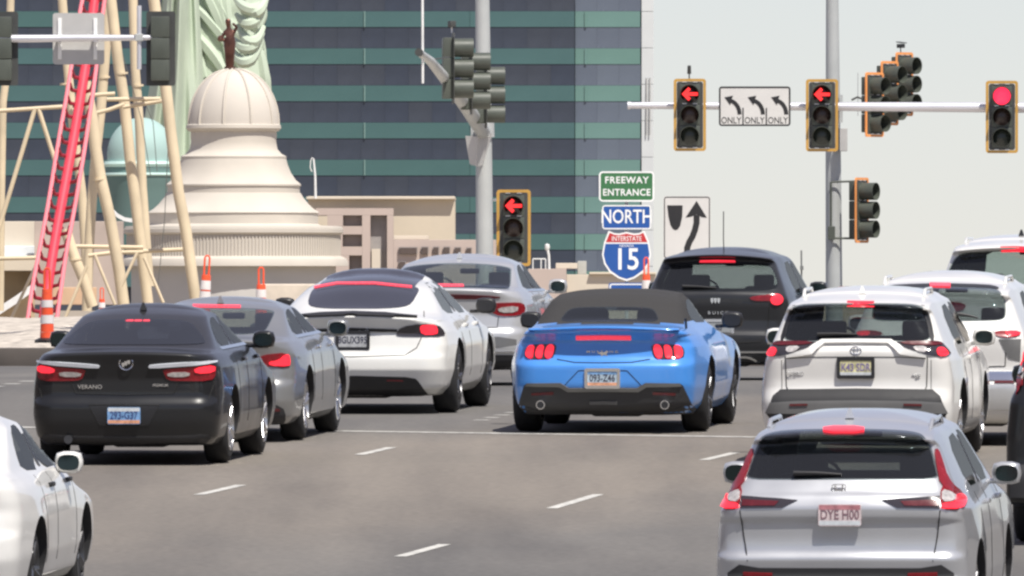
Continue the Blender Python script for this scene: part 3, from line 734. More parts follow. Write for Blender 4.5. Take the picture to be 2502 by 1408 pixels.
def signal(label, center, yaw, lit=None, border=None, vis=0.27, group='traffic signals', frame=True, backs=True, sc=1.0, tunnel=False):
    """three section head; local -Y is the way it faces"""
    t = thing('traffic_signal', label, 'traffic light', center, (0, 0, yaw), group)
    t.scale = (sc, sc, sc)
    H, Wd = 1.22, 0.545
    if backs:
        finish('backplate', plate_bm(rrect(Wd - (0.1 if border else 0), H - (0.1 if border else 0), 0.04), 0.0, 0.012), M_FACE, t, 0)
        if border: finish('border', ring_bm(rrect(Wd, H, 0.05), rrect(Wd - 0.092, H - 0.092, 0.025), -0.006, 0.014), border, t, 0)
    for i in range(3):
        z = (1 - i) * 0.352
        finish('housing', box((0, 0.09, z), (0.345, 0.20, 0.345), None, 0.02), M_HOUS, t, 40)
        if i == 0 and lit: lm = M_LOFF0
        else: lm = (M_LOFF0, M_LOFF1, M_LOFF2)[i]
        if i == 0 and lit == 'ball': lm = M_SIGRED
        ln = finish('lens', lathe(bmesh.new(), [(0.002, -0.045), (0.07, -0.04), (0.12, -0.028), (0.15, -0.008)], 28, (0, 0, z), axis='Y'), lm, t, 60)
        if i == 0 and lit == 'arrow':
            pts = [(x * 0.27, y * 0.27 + z) for x, y in arrow_left_pts(1)]
            finish('arrow', plate_bm(pts, -0.062, -0.048), M_SIGARR, t, 0)
        a0, a1 = (math.radians(-40), math.radians(220)) if not tunnel else (math.radians(-88), math.radians(268))
        bm = bmesh.new(); n = 26; rows = []
        for (r, y0) in ((0.160, -0.01), (0.163, -vis), (0.157, -vis), (0.154, -0.01)):
            row = []
            for k in range(n + 1):
                a = a0 + (a1 - a0) * k / n
                cut = 1.0 if y0 > -0.02 or tunnel else (0.45 + 0.55 * max(0.0, min(1.0, (math.sin(a) + 0.64) / 1.1)))
                row.append(bm.verts.new((r * math.cos(a), y0 * cut if y0 < -0.02 else y0, z + r * math.sin(a))))
            rows.append(row)
        for q in range(4):
            a_, b_ = rows[q], rows[(q + 1) % 4]
            for k in range(n): bm.faces.new((a_[k], a_[k + 1], b_[k + 1], b_[k]))
        finish('visor', bm, M_HOUS, t, 40)
    b = bmesh.new()
    for x in (-0.09, 0.09):
        for z in (0.552, 0.19, -0.552): bm_box(b, (x, -0.012, z), (0.075, 0.012, 0.012))
    finish('clips', b, M_BOLT, t, 0)
    return t
def detector(label, px, py, d, h=0.22):
    t = thing('vehicle_detector', label, 'detector', P(px, py, d))
    finish('stem', tube(bmesh.new(), [(0, 0, 0), (0, 0, 0.10)], 0.012, 6), M_FACE, t)
    finish('sensor_body', tube(bmesh.new(), [(0, 0.02, 0.09), (0, -0.02, h)], [0.035, 0.03], 10), M_FACE, t)
    return t
D_A = 297.0
# ---- right-hand mast arm
ma = thing('signal_mast', 'bright horizontal signal mast arm reaching in from the right', 'signal mast', P(2900, 860, D_A))
W('mast_arm', tube(bmesh.new(), [P(1535, 258, D_A), P(1640, 258.4, D_A), P(2100, 261, D_A), P(2502, 263, D_A), P(2900, 266, D_A)], [0.055, 0.060, 0.075, 0.090, 0.11], 16), M_GALVL, ma)
W('end_cap', tube(bmesh.new(), [P(1533.5, 258, D_A), P(1541, 258, D_A)], 0.066, 16), M_GALVL, ma)
W('pole', tube(bmesh.new(), [P(2900, 880, D_A), P(2900, -100, D_A)], [0.17, 0.13], 18), M_GALV, ma)
S1 = signal('yellow framed signal with lit red arrow left of the triple arrow sign', P(1685.5, 281, D_A - 0.28), -0.03, 'arrow', M_YEL)
S2 = signal('yellow framed signal with lit red arrow between the triple arrow sign and the tall pole', P(2008.5, 282, D_A - 0.28), -0.03, 'arrow', M_YEL)
S3 = signal('yellow framed signal showing a round red light at the right end of the arm', P(2448, 286, D_A - 0.28), -0.03, 'ball', M_YEL)
for s, px, py in ((S1, 1685, 262), (S2, 2008, 262), (S3, 2447, 263)):
    b = finish('bracket', box((0, 0.24, 0.12), (0.10, 0.10, 0.42), None, 0.01), M_GALVL, s)
detector('small dark detector stalk on top of the left arrow signal', 1684, 193, D_A - 0.2)
# ---- signs
M_SWHITE = mat('white_sign_sheet', (0.60, 0.59, 0.57), 0.5, var=0.03); M_SBLACK = mat('black_sign_ink', (0.018, 0.018, 0.02), 0.5)
M_SGREEN = mat('green_sign_sheet', (0.045, 0.165, 0.065), 0.45, var=0.06); M_SBLUE = mat('blue_sign_sheet', (0.015, 0.085, 0.33), 0.45, var=0.06)
M_SRED = mat('red_sign_sheet', (0.50, 0.03, 0.035), 0.45, var=0.05); M_SINK = mat('white_sign_ink', (0.82, 0.83, 0.82), 0.5)
M_SBACK = mat('sign_back_aluminium', (0.50, 0.49, 0.47), 0.5, 0.2, var=0.06)
def sign_plate(t, w_, h_, r, m, mb=None, bw=0.02, inset=0.0, z=0.0, yo=0.0):
    finish('sign_panel', plate_bm([(x, y + z) for x, y in rrect(w_, h_, r)], yo, yo + 0.006), m, t, 0)
    if mb:
        o_ = [(x, y + z) for x, y in rrect(w_ - inset, h_ - inset, r)]; i_ = [(x, y + z) for x, y in rrect(w_ - inset - 2 * bw, h_ - inset - 2 * bw, max(0.005, r - bw))]
        finish('sign_border', ring_bm(o_, i_, yo - 0.003, yo - 0.0004), mb, t, 0)
sA = F / (D_A - 0.2); u = 1 / sA
tl = thing('lane_sign', 'white sign with three curved left arrows and the word ONLY three times', 'sign', P(1844, 260, D_A - 0.25))
sign_plate(tl, 175 * u, 97 * u, 7 * u, M_SWHITE, M_SBLACK, 4.2 * u)
def ribbon(pts, wd):
    L, R = [], []
    for i, p in enumerate(pts):
        a = pts[max(0, i - 1)]; b = pts[min(len(pts) - 1, i + 1)]; dx, dy = b[0] - a[0], b[1] - a[1]; l = math.hypot(dx, dy) or 1
        n = (-dy / l, dx / l); w2 = wd[i] / 2 if isinstance(wd, (list, tuple)) else wd / 2
        L.append((p[0] + n[0] * w2, p[1] + n[1] * w2)); R.append((p[0] - n[0] * w2, p[1] - n[1] * w2))
    return L + R[::-1]
for i in range(3):
    cx = (-73 + 57 * i + 14)
    arc = [(cx + 22 - 0 - 27 * (1 - math.cos(t)) , -20 + 34 * math.sin(t)) for t in [math.radians(90 * k / 9) for k in range(10)]]
    arc = [(x, y) for x, y in arc]
    finish('curved_arrow', plate_bm([(x * u, y * u) for x, y in ribbon(arc, 10.0)], -0.0035, -0.0005), M_SBLACK, tl, 0)
    hx = cx - 14
    finish('arrow_head', plate_bm([(x * u, y * u) for x, y in ((hx - 1, 22), (hx + 20, 26), (hx + 17, 17), (hx + 13, 2))][::-1], -0.004, -0.0005), M_SBLACK, tl, 0)
    text_obj('lettering', 'ONLY', 22 * u, M_SBLACK, tl, (( -57.5 + 57 * i) * u, -0.002, -35 * u), 0.004, 0.0012, 0.83)
for x in (-28.5, 28.5): finish('divider', box((x * u, -0.002, -25 * u), (3.2 * u, 0.003, 42 * u)), M_SBLACK, tl, 0)
for x in (-50, 50): finish('bracket', box((x * u, 0.12, 0), (0.05, 0.2, 0.5), None, 0.01), M_GALVL, tl)
# ---- freeway assembly: four plates on one post
D_F = 285.0; v = D_F / F
fs = thing('route_sign', 'green FREEWAY ENTRANCE over blue NORTH and interstate 15 shield on one post', 'sign', P(1531, 600, D_F))
def fz(py): return (600 - py) * v
finish('post', tube(bmesh.new(), [(0, 0.06, fz(880)), (0, 0.06, fz(430))], 0.03, 10), M_GALV, fs)
sign_plate(fs, 135 * v, 74 * v, 9 * v, M_SGREEN, M_SINK, 4 * v, 0, fz(456))
text_obj('lettering', 'FREEWAY', 23 * v, M_SINK, fs, (0, -0.002, fz(441)), 0.018, 0.0012, 0.98, space=1.12)
text_obj('lettering', 'ENTRANCE', 23 * v, M_SINK, fs, (0, -0.002, fz(471)), 0.018, 0.0012, 0.94, space=1.08)
sign_plate(fs, 119 * v, 59 * v, 7 * v, M_SBLUE, M_SINK, 3 * v, 0, fz(531))
text_obj('lettering', 'NORTH', 47 * v, M_SINK, fs, (0, -0.002, fz(531)), 0.012, 0.0012, 0.76)
half = [(0, 567), (18, 571), (30, 570), (44, 564), (55, 592), (60, 622), (55, 645), (42, 665), (20, 680), (0, 687)]
shp = [(x * v, fz(y)) for x, y in half] + [(-x * v, fz(y)) for x, y in half[-2:0:-1]]
finish('shield', plate_bm(shp, 0.0, 0.006), M_SINK, fs, 0)
ins = lambda pts, k, cy: [(x * k, cy + (z - cy) * k) for x, z in pts]
finish('shield_blue', plate_bm([(x * v, fz(y)) for x, y in [(-52, 596), (52, 596), (56, 622), (51, 643), (39, 661), (18, 676), (0, 682), (-18, 676), (-39, 661), (-51, 643), (-56, 622)]], -0.003, -0.0004), M_SBLUE, fs, 0)
finish('shield_red', plate_bm([(x * v, fz(y)) for x, y in [(-51, 592), (-41, 569), (-30, 574), (-18, 575), (0, 571), (18, 575), (30, 574), (41, 569), (51, 592)]], -0.003, -0.0004), M_SRED, fs, 0)
text_obj('lettering', 'INTERSTATE', 17 * v, M_SINK, fs, (0, -0.0045, fz(584)), 0.004, 0.0012, 0.78)
text_obj('lettering', 'NEVADA', 9 * v, M_SINK, fs, (0, -0.0045, fz(601)), 0.0, 0.001, 1.0)
text_obj('lettering', '15', 74 * v, M_SINK, fs, (0, -0.0045, fz(636)), 0.012, 0.0012, 0.88)
sign_plate(fs, 88 * v, 60 * v, 6 * v, M_SBLUE, M_SINK, 3 * v, 5 * v, fz(721), 0.0)
# ---- keep right sign
D_K = 280.0; k_ = D_K / F
kr = thing('keep_right_sign', 'white keep right sign with a black arrow curving past a median symbol', 'sign', P(1678.5, 560, D_K))
kz = lambda py: (560 - py) * k_; kx = lambda px: (px - 1678.5) * k_
finish('post', tube(bmesh.new(), [(0, 0.05, kz(880)), (0, 0.05, kz(490))], 0.03, 10), M_GALV, kr)
sign_plate(kr, 115 * k_, 153 * k_, 6 * k_, M_SWHITE, M_SBLACK, 2.2 * k_, 3 * k_, kz(556))
isl_ = [(1630, 502), (1668, 502), (1667, 530), (1662, 552), (1656, 561), (1650, 563), (1644, 560), (1638, 550), (1633, 528)]
finish('median_symbol', plate_bm([(kx(x), kz(y)) for x, y in isl_], -0.003, -0.0004), M_SBLACK, kr, 0)
stem = [(1679, 625), (1679, 606), (1684, 592), (1692, 578), (1698, 562), (1702, 545), (1702, 525)]
finish('arrow_stem', plate_bm([(kx(x), kz(y)) for x, y in ribbon(stem, 15)], -0.003, -0.0004), M_SBLACK, kr, 0)
finish('arrow_head', plate_bm([(kx(x), kz(y)) for x, y in ((1675, 532), (1702, 491), (1727, 532), (1715, 531), (1702, 524), (1688, 530))], -0.0036, -0.0004), M_SBLACK, kr, 0)
# ---- right tall pole
D_P = 306.0
rp = thing('signal_pole', 'tall thick galvanised pole standing behind the right mast arm', 'pole', P(2037, 880, D_P))
W('pole', tube(bmesh.new(), [P(2039, 900, D_P), P(2036, 400, D_P), P(2033, -60, D_P)], [0.152, 0.135, 0.105], 22), M_GALV, rp)
W('mast_arm', tube(bmesh.new(), [P(2037, 262, D_P), P(2150, 262, D_P - 3), P(2240, 262, D_P - 5)], [0.06, 0.05, 0.04], 14), M_GALV, rp)
W('street_plate', box2(P(2052, 314, D_P - 0.4), P(2069, 370, D_P + 0.2), 0.005), M_SBACK, rp, 0)
W('plate_bracket', box2(P(2051, 232, D_P - 0.2), P(2059, 300, D_P - 0.1)), M_GALV, rp, 0)
cb = W('side_bracket', tube(bmesh.new(), [P(2030, 445, D_P - 0.2), P(2030, 560, D_P - 0.2)], 0.02, 8), M_HOUS, rp)
W('side_bracket', tube(bmesh.new(), [P(2030, 445, D_P - 0.2), P(2092, 443, D_P - 0.2)], 0.018, 8), M_HOUS, rp)
W('side_bracket', tube(bmesh.new(), [P(2030, 582, D_P - 0.2), P(2092, 583, D_P - 0.2)], 0.018, 8), M_HOUS, rp)
W('terminal_box', box2(P(2023, 553, D_P - 0.35), P(2040, 586, D_P - 0.18), 0.01), M_HOUS, rp, 0)
pp = lambda a, b, c: P(a, b, c)
signal('orange edged side signal with three dark visors on the tall pole bracket', P(2106, 514, D_P - 0.3), math.radians(62), None, M_ORT, 0.30, tunnel=True, sc=0.93)
signal('lowest and frontmost of the three orange edged signals above the arm', P(2137, 256, D_A + 2), math.radians(50), None, M_ORT, 0.27, tunnel=True, sc=0.90)
signal('middle of the three orange edged signals clustered above the arm', P(2174, 228, D_A + 4.0), math.radians(52), None, M_ORT, 0.30, tunnel=True, sc=0.90)
signal('highest of the three orange edged signals, under the small camera', P(2210, 206, D_A + 6.0), math.radians(52), None, M_ORT, 0.30, tunnel=True, sc=0.90)
dt = thing('traffic_camera', 'small dark camera on a stalk above the highest orange edged signal', 'camera', P(2201, 131, D_A + 6))
finish('stalk', tube(bmesh.new(), [(0, 0, 0), (-0.005, 0, 0.10)], 0.010, 6), M_FACE, dt)
finish('camera_body', box((0.0, 0, 0.13), (0.07, 0.16, 0.07), Euler((0, 0, 0.6)).to_matrix(), 0.01), M_FACE, dt)
finish('sun_shield', box((0.01, 0, 0.19), (0.09, 0.20, 0.015), Euler((0.1, 0, 0.6)).to_matrix()), M_FACE, dt)
an = thing('radio_antenna', 'thin whip antenna with a small bracket left of the orange edged signals', 'antenna', P(2095, 262, D_A + 1))
finish('whip', tube(bmesh.new(), [(0.01, 0, -0.15), (0.01, 0, 0.58)], 0.008, 5), M_GALV, an)
finish('bracket', tube(bmesh.new(), [(-0.10, 0, 0.12), (0, 0, 0.17), (0.08, 0, 0.14)], 0.018, 6), M_FACE, an)
# ---- centre mast with the arm coming towards the viewer
D_M = 300.0
cm = thing('signal_pole', 'tall grey signal mast in the centre with an arm slanting up towards the left', 'pole', P(1184, 880, D_M))
W('pole', tube(bmesh.new(), [P(1185, 900, D_M), P(1184, 620, D_M), P(1182, 300, D_M), P(1178, -60, D_M)], [0.155, 0.150, 0.135, 0.118], 22), M_GALV, cm)
W('collar', tube(bmesh.new(), [P(1184, 336, D_M), P(1183, 292, D_M)], 0.172, 20), M_GALV, cm)
W('mast_arm', tube(bmesh.new(), [P(1180, 322, D_M - 0.1), P(1140, 262, D_M - 5), P(1085, 190, D_M - 10), P(1052, 150, D_M - 13), P(1025, 129, D_M - 15)], [0.13, 0.12, 0.095, 0.075, 0.058], 16), M_GALV, cm)
W('end_cap', tube(bmesh.new(), [P(1025, 129, D_M - 15), P(1023.3, 128, D_M - 15.5)], 0.066, 16), M_FACE, cm)
W('tie_rod', tube(bmesh.new(), [P(1052, 146, D_M - 13), P(1098, 140, D_M - 12)], 0.012, 6), M_FACE, cm)
W('slim_rod', tube(bmesh.new(), [P(1033, 204, D_M - 14.5), P(1032, -60, D_M - 14.5)], 0.020, 8), M_WHITE, cm)
bpl = thing('street_name_plate', 'crumpled pale sheet metal plate hanging under the centre mast arm joint', 'sign', P(1168, 332, D_M - 0.5))
bq = bmesh.new(); PTS = [[(1137, 332), (1168, 334), (1203, 326)], [(1142, 368), (1166, 371), (1190, 368)], [(1148, 402), (1166, 407), (1180, 404)]]
vr = [[bq.verts.new(P(x, y, D_M - 0.4 - 0.12 * (i == 1) + 0.25 * (i == 2))) for i, (x, y) in enumerate(r)] for r in PTS]
vb = [[bq.verts.new(P(x, y, D_M - 0.4 - 0.12 * (i == 1) + 0.25 * (i == 2) + 0.02)) for i, (x, y) in enumerate(r)] for r in PTS]
for a, b in ((vr[0], vr[1]), (vr[1], vr[2]), (vb[1], vb[0]), (vb[2], vb[1])):
    for i in range(2): bq.faces.new((a[i], a[i + 1], b[i + 1], b[i]))
W('folded_plate', bq, M_SBACK, bpl, 20)
W('hanger', box2(P(1150, 300, D_M - 0.35), P(1196, 336, D_M - 0.25), 0.01), M_GALV, bpl, 0)
for (px, py, dd, lb, ps) in ((1103, 167, D_M - 10, 'leftmost of three olive signals facing sideways on the centre arm', 0.96),
                         (1152, 198, D_M - 6, 'middle of three olive signals facing sideways on the centre arm', 0.92),
                         (1188, 232, D_M - 3, 'rightmost of three olive signals facing sideways, against the centre mast', 0.92)):
    signal(lb, P(px + (5 if px < 1110 else 0), py, dd), math.radians(94), None, None, 0.34, sc=ps, tunnel=True)
dt = thing('traffic_camera', 'small dark camera on top of the leftmost olive sideways signal', 'camera', P(1104, 78, D_M - 10))
finish('stalk', tube(bmesh.new(), [(0.0, 0, -0.02), (0, 0, 0.08)], 0.012, 6), M_WHITE, dt)
finish('camera_body', box((0.0, 0, 0.13), (0.10, 0.16, 0.10), Euler((0, 0, 0.3)).to_matrix(), 0.01), M_FACE, dt)
S4 = signal('yellow framed signal with lit red arrow mounted right beside the centre mast', P(1255, 557, 281), -0.04, 'arrow', M_YEL, sc=1.0)
ps = thing('signal_post', 'short galvanised post carrying the yellow framed signal beside the centre mast', 'post', P(1255, 880, 281.3))
W('post', tube(bmesh.new(), [P(1255, 900, 281.4), P(1255, 520, 281.4)], 0.05, 14), M_GALV, ps)
W('side_bracket', tube(bmesh.new(), [P(1255, 489, 281.3), P(1207, 489, 283)], 0.02, 8), M_GALV, ps)
# ---- left mast arm, seen from behind
D_N = 255.0
la = thing('signal_mast', 'white galvanised signal arm crossing in front of the coaster at the left', 'signal mast', P(-420, 860, D_N))
W('mast_arm', tube(bmesh.new(), [P(397, 92, D_N), P(250, 93, D_N), P(0, 95, D_N), P(-420, 98, D_N)], [0.035, 0.048, 0.058, 0.075], 14), M_GALVL, la)
W('pole', tube(bmesh.new(), [P(-420, 880, D_N), P(-420, -60, D_N)], 0.13, 16), M_GALV, la)
W('upright', tube(bmesh.new(), [P(340, 170, D_N - 0.1), P(340, 14, D_N - 0.1)], 0.034, 12), M_GALVL, la)
W('clamp', box2(P(330, 83, D_N - 0.16), P(350, 101, D_N + 0.02), 0.01), M_GALV, la, 0)
sb = thing('sign', 'square grey back of a road sign strapped to the left signal arm', 'sign', P(192, 95, D_N + 0.14))
w_ = 126 * D_N / F; finish('sign_panel', plate_bm(rrect(w_, w_, 0.04), 0, 0.006), M_SBACK, sb, 0)
for x in (-46, 41):
    finish('strap', box((x * D_N / F, -0.014, 0.0), (0.055, 0.022, 0.60), None, 0.004), M_WHITE, sb)
    finish('clamp', box((x * D_N / F, -0.09, 0), (0.06, 0.16, 0.10), None, 0.01), M_GALVL, sb)
b1 = signal('black back of a traffic signal hanging at the end of the left signal arm', P(393, 119, D_N + 0.1), math.radians(176), None, None, 0.25, sc=0.88); b1.scale = (0.77, 0.88, 0.885)
b2 = signal('black back of a traffic signal cut off by the left picture edge', P(4, 119, D_N + 0.1), math.radians(178), None, None, 0.25, sc=0.88)
# ---- orange looper channelizers
M_ORANGE = mat('safety_orange', (0.85, 0.10, 0.035), 0.5, var=0.08); M_REFL = mat('reflective_band', (0.72, 0.68, 0.66), 0.4, var=0.08)
def looper(label, px, py_base, d, hpx, lean=0.0, rpx=16, barrel=False):
    s = F / d; h = hpx / s; r = rpx / s
    t = thing('traffic_cone', label, 'traffic cone', P(px, py_base, d), (0, lean, 0), 'orange channelizer posts')
    finish('base', lathe(bmesh.new(), [(0.001, 0), (r * 1.9, 0), (r * 1.9, 0.04), (r * 1.2, 0.07), (0.001, 0.07)], 8), M_BLACKTRIM, t)
    hb = h * 0.72
    lv = [0.04, 0.20, 0.36, 0.50, 0.66, 0.69, 0.88, 1.0] if not barrel else [0.03, 0.20, 0.36, 0.52, 0.66, 0.80, 0.92, 1.0]
    for k in range(len(lv) - 1):
        z0, z1 = lv[k] * hb, lv[k + 1] * hb; r0 = r * (1.12 - 0.35 * lv[k]); r1 = r * (1.12 - 0.35 * lv[k + 1])
        white = k in (3, 5) if not barrel else k in (2, 4)
        finish('reflective_band' if white else 'post_section', lathe(bmesh.new(), [(0.001, z0), (r0 + (0.004 if white else 0), z0 + 0.002), (r1 + (0.004 if white else 0), z1 - 0.002), (0.001, z1)], 20), M_REFL if white else M_ORANGE, t)
    lo = [(-0.42 * r, 0, hb), (-0.42 * r, 0, h * 0.97), (-0.2 * r, 0, h), (0.2 * r, 0, h), (0.42 * r, 0, h * 0.97), (0.42 * r, 0, hb)]
    finish('handle_loop', tube(bmesh.new(), lo, r * 0.17, 8), M_ORANGE, t)
    return t
looper('full height orange and white channelizer post on the kerb in front of the red track', 115, 838, 246, 182, 0, 16, True)
looper('leaning looped orange post behind the grey sedan nearest the coaster legs', 497, 790, 262, 165, 0.06, 14)
looper('orange looped post rising between the grey sedan and the white sedan', 638, 800, 266, 146, 0.0, 14)
looper('low dim orange looped post between the coaster columns', 249, 800, 285, 96, 0.0, 9)
looper('orange looped post rising in front of the interstate shield', 1579, 780, 268, 150, 0.0, 12)
# ================================================================== CARS
def outline(w_, yr, yf, rx, ry, bow, fx, fy, hw, ya, yb, z, flare, tp):
    """half outline (x, y) of one horizontal slice, rear centre round to front centre"""
    pts = []
    for i in range(8): x = (w_ - rx) * i / 8; pts.append([x, yr + bow * (x / max(w_, .01)) ** 2])
    y0 = yr + bow * ((w_ - rx) / max(w_, .01)) ** 2
    for i in range(7):
        a = math.pi / 2 * i / 6; pts.append([w_ - rx + rx * math.sin(a), y0 + ry * (1 - math.cos(a))])
    y1 = yf - fy
    ys = y0 + ry
    for i in range(1, 22): pts.append([w_, ys + (y1 - ys) * i / 22])
    for i in range(6):
        a = math.pi / 2 * i / 5; pts.append([w_ - fx + fx * math.cos(a), y1 + fy * math.sin(a)])
    for i in range(1, 5): pts.append([(w_ - fx) * (1 - i / 4), yf])
    for p in pts:
        k = p[0] / max(w_, .01)
        fz = math.exp(-((z - 0.55) / 0.30) ** 2)
        d = flare * fz * (math.exp(-((p[1] - ya) / 0.42) ** 2) + 0.8 * math.exp(-((p[1] - yb) / 0.42) ** 2)) - tp * (max(0, 1 - p[1] / 1.1)) ** 1.5 * 1.0
        p[0] += d * k ** 3
    return pts
def ring_verts(bm, half, z, crown, w_, dz=None):
    full = half + [[-x, y] for x, y in half[-2:0:-1]]
    return [bm.verts.new((x, y, z - crown * (x / max(w_, .01)) ** 2 * (1 if dz is None else 1))) for x, y in full]
def body_bm(S, inset=0.0, zlo=None, zhi=None):
    bm = bmesh.new()
    zs = sorted({z for z, _ in S['rear']} | {z for z, _ in S['wid']} | {z for z, _ in S['front']})
    out = [zs[0]]
    for z in zs[1:]:
        n = int((z - out[-1]) / 0.07)
        a = out[-1]
        for k in range(1, n + 1): out.append(a + (z - a) * k / (n + 1))
        out.append(z)
    if zlo is not None: out = [zlo] + [z for z in out if zlo < z < zhi] + [zhi]
    rings = []
    def mk(z, k=1.0, zz_=None):
        w_ = lerp_tab(S['wid'], z) - inset; yr = lerp_tab(S['rear'], z) + inset * 1.2; yf = lerp_tab(S['front'], z) - inset * 1.2
        gz = z > S['belt']
        rx = min(lerp_tab(S.get('rx', [(0, .22)]), z), w_ * 0.9); ry = lerp_tab(S.get('ry', [(0, .16)]), z)
        bow = lerp_tab(S.get('bow', [(0, .06)]), z)
        fx, fy = (0.35, 0.25) if not gz else (0.30, 0.18)
        h = outline(w_, yr, yf, rx, ry, bow, fx, fy, S['hw'], S['ya'], S['ya'] + S['wb'], z, S.get('flare', .02) if not gz and not inset else 0, S.get('tp', .04) if not gz else S.get('tpg', .05))
        if k < 1:
            cy = (yr + yf) / 2; h = [[x * k, cy + (y - cy) * k] for x, y in h]
        return ring_verts(bm, h, z if zz_ is None else zz_, lerp_tab(S.get('crown', [(0, 0)]), z) * (1 if k == 1 else k * k), w_)
    for z in out: rings.append(mk(z))
    if zlo is None:
        zt = out[-1]; H = S['H']
        for k in (0.93, 0.8, 0.6, 0.35, 0.12): rings.append(mk(zt, k, zt + (H - zt) * (1 - k * k)))
    for a, b in zip(rings, rings[1:]):
        n = len(a)
        for i in range(n): bm.faces.new((a[i], a[(i + 1) % n], b[(i + 1) % n], b[i]))
    bm.faces.new(rings[0][::-1]); bm.faces.new(rings[-1])
    return bm
def prism(poly, axis, a, b, bm=None):
    bm = bm or bmesh.new()
    f = (lambda p, t: (p[0], t, p[1])) if axis == 'Y' else (lambda p, t: (t, p[0], p[1]))
    A = [bm.verts.new(f(p, a)) for p in poly]; B = [bm.verts.new(f(p, b)) for p in poly]
    bm.faces.new(A); bm.faces.new(B[::-1]); n = len(A)
    for i in range(n): bm.faces.new((A[i], A[(i + 1) % n], B[(i + 1) % n], B[i]))
    bmesh.ops.recalc_face_normals(bm, faces=bm.faces)
    return bm
def area(p): return 0.5 * sum(p[i][0] * p[(i + 1) % len(p)][1] - p[(i + 1) % len(p)][0] * p[i][1] for i in range(len(p)))
def patch(bvh, poly, axis='R', off=0.006, dep=0.012, grid=0.05, near=False):
    """a thin shell that follows the body: poly in (x, z) seen from the rear/front, (y, z) from a side, (x, y) from above"""
    bm = bmesh.new()
    D = {'R': ((0, 1, 0), lambda u, v: (u, -3, v)), 'F': ((0, -1, 0), lambda u, v: (u, 9, v)), 'T': ((0, 0, -1), lambda u, v: (u, v, 4)),
         'S': ((-1, 0, 0), lambda u, v: (3, u, v)), 'L': ((1, 0, 0), lambda u, v: (-3, u, v))}[axis]
    vs = [bm.verts.new((u, v, 0)) for u, v in poly]
    fcs = []
    for t in tessellate_polygon([[Vector((u, v, 0)) for u, v in poly]]):
        try: fcs.append(bm.faces.new([vs[i] for i in t]))
        except ValueError: pass
    us = [p[0] for p in poly]; vv = [p[1] for p in poly]
    for lo, hi, ax in ((min(us), max(us), 0), (min(vv), max(vv), 1)):
        n = min(40, int((hi - lo) / grid))
        for k in range(1, n + 1):
            c = [0, 0, 0]; nn = [0, 0, 0]; c[ax] = lo + (hi - lo) * k / (n + 1); nn[ax] = 1
            bmesh.ops.bisect_plane(bm, geom=bm.verts[:] + bm.edges[:] + bm.faces[:], plane_co=c, plane_no=nn)
    bm.faces.ensure_lookup_table()
    top = {}
    for v in bm.verts:
        u_, v_ = v.co.x, v.co.y
        hit, no, _, _ = bvh.ray_cast(Vector(D[1](u_, v_)), Vector(D[0]))
        if hit is None or (near and (hit - near).length > 3):
            q = Vector(D[1](u_, v_)); q -= Vector(D[0]) * q.dot(Vector(D[0])); q += Vector(D[0]) * (S_NEAR[axis])
            hit, no, _, _ = bvh.find_nearest(q)
        if no.dot(Vector(D[0])) > 0: no = -no
        top[v] = (hit.copy(), no.copy())
    inner = {}
    for v in list(bm.verts):
        h, n = top[v]; v.co = h + n * off; inner[v] = bm.verts.new(h - n * dep)
    orig = [f for f in bm.faces]
    for f in orig: bm.faces.new([inner[v] for v in reversed(f.verts)])
    for e in [e for e in bm.edges if len(e.link_faces) == 1 and e.verts[0] in inner and e.verts[1] in inner]:
        a, b = e.verts
        try: bm.faces.new((a, b, inner[b], inner[a]))
        except ValueError: pass
    return bm
S_NEAR = {'R': 0.1, 'F': -4.5, 'T': -1.2, 'S': -0.9, 'L': -0.9}
def wheel_mesh(R_w, wd, rim):
    bm = lathe(bmesh.new(), [(R_w * 0.66, -wd / 2), (R_w * 0.80, -wd / 2 - 0.004), (R_w * 0.95, -wd / 2 + 0.012), (R_w, -wd / 2 + 0.045), (R_w, wd / 2 - 0.045), (R_w * 0.95, wd / 2 - 0.012),
                             (R_w * 0.80, wd / 2 + 0.004), (R_w * 0.66, wd / 2)], 36, axis='X')
    return bm
def rim_mesh(R_w, wd, ns=5, dbl=True):
    r = R_w * 0.67
    bm = lathe(bmesh.new(), [(r, wd / 2 + 0.002), (r * 0.97, wd / 2 + 0.008), (r * 0.92, wd / 2 - 0.03), (r * 0.90, 0.0), (0.05, -0.02)], 36, axis='X')
    for k in range(ns):
        a = 2 * math.pi * k / ns
        for da in ((-0.12, 0.12) if dbl else (0,)):
            tube(bm, [(wd / 2 - 0.028, 0.04 * math.cos(a), 0.04 * math.sin(a)), (wd / 2 - 0.006, r * 0.94 * math.cos(a + da), r * 0.94 * math.sin(a + da))], [0.028, 0.022], 6)
    lathe(bm, [(0.07, wd / 2 - 0.03), (0.06, wd / 2 - 0.012), (0.002, wd / 2 - 0.008)], 14, axis='X')
    return bm
def chk(poly, n): return chaikin(poly, n) if n else poly

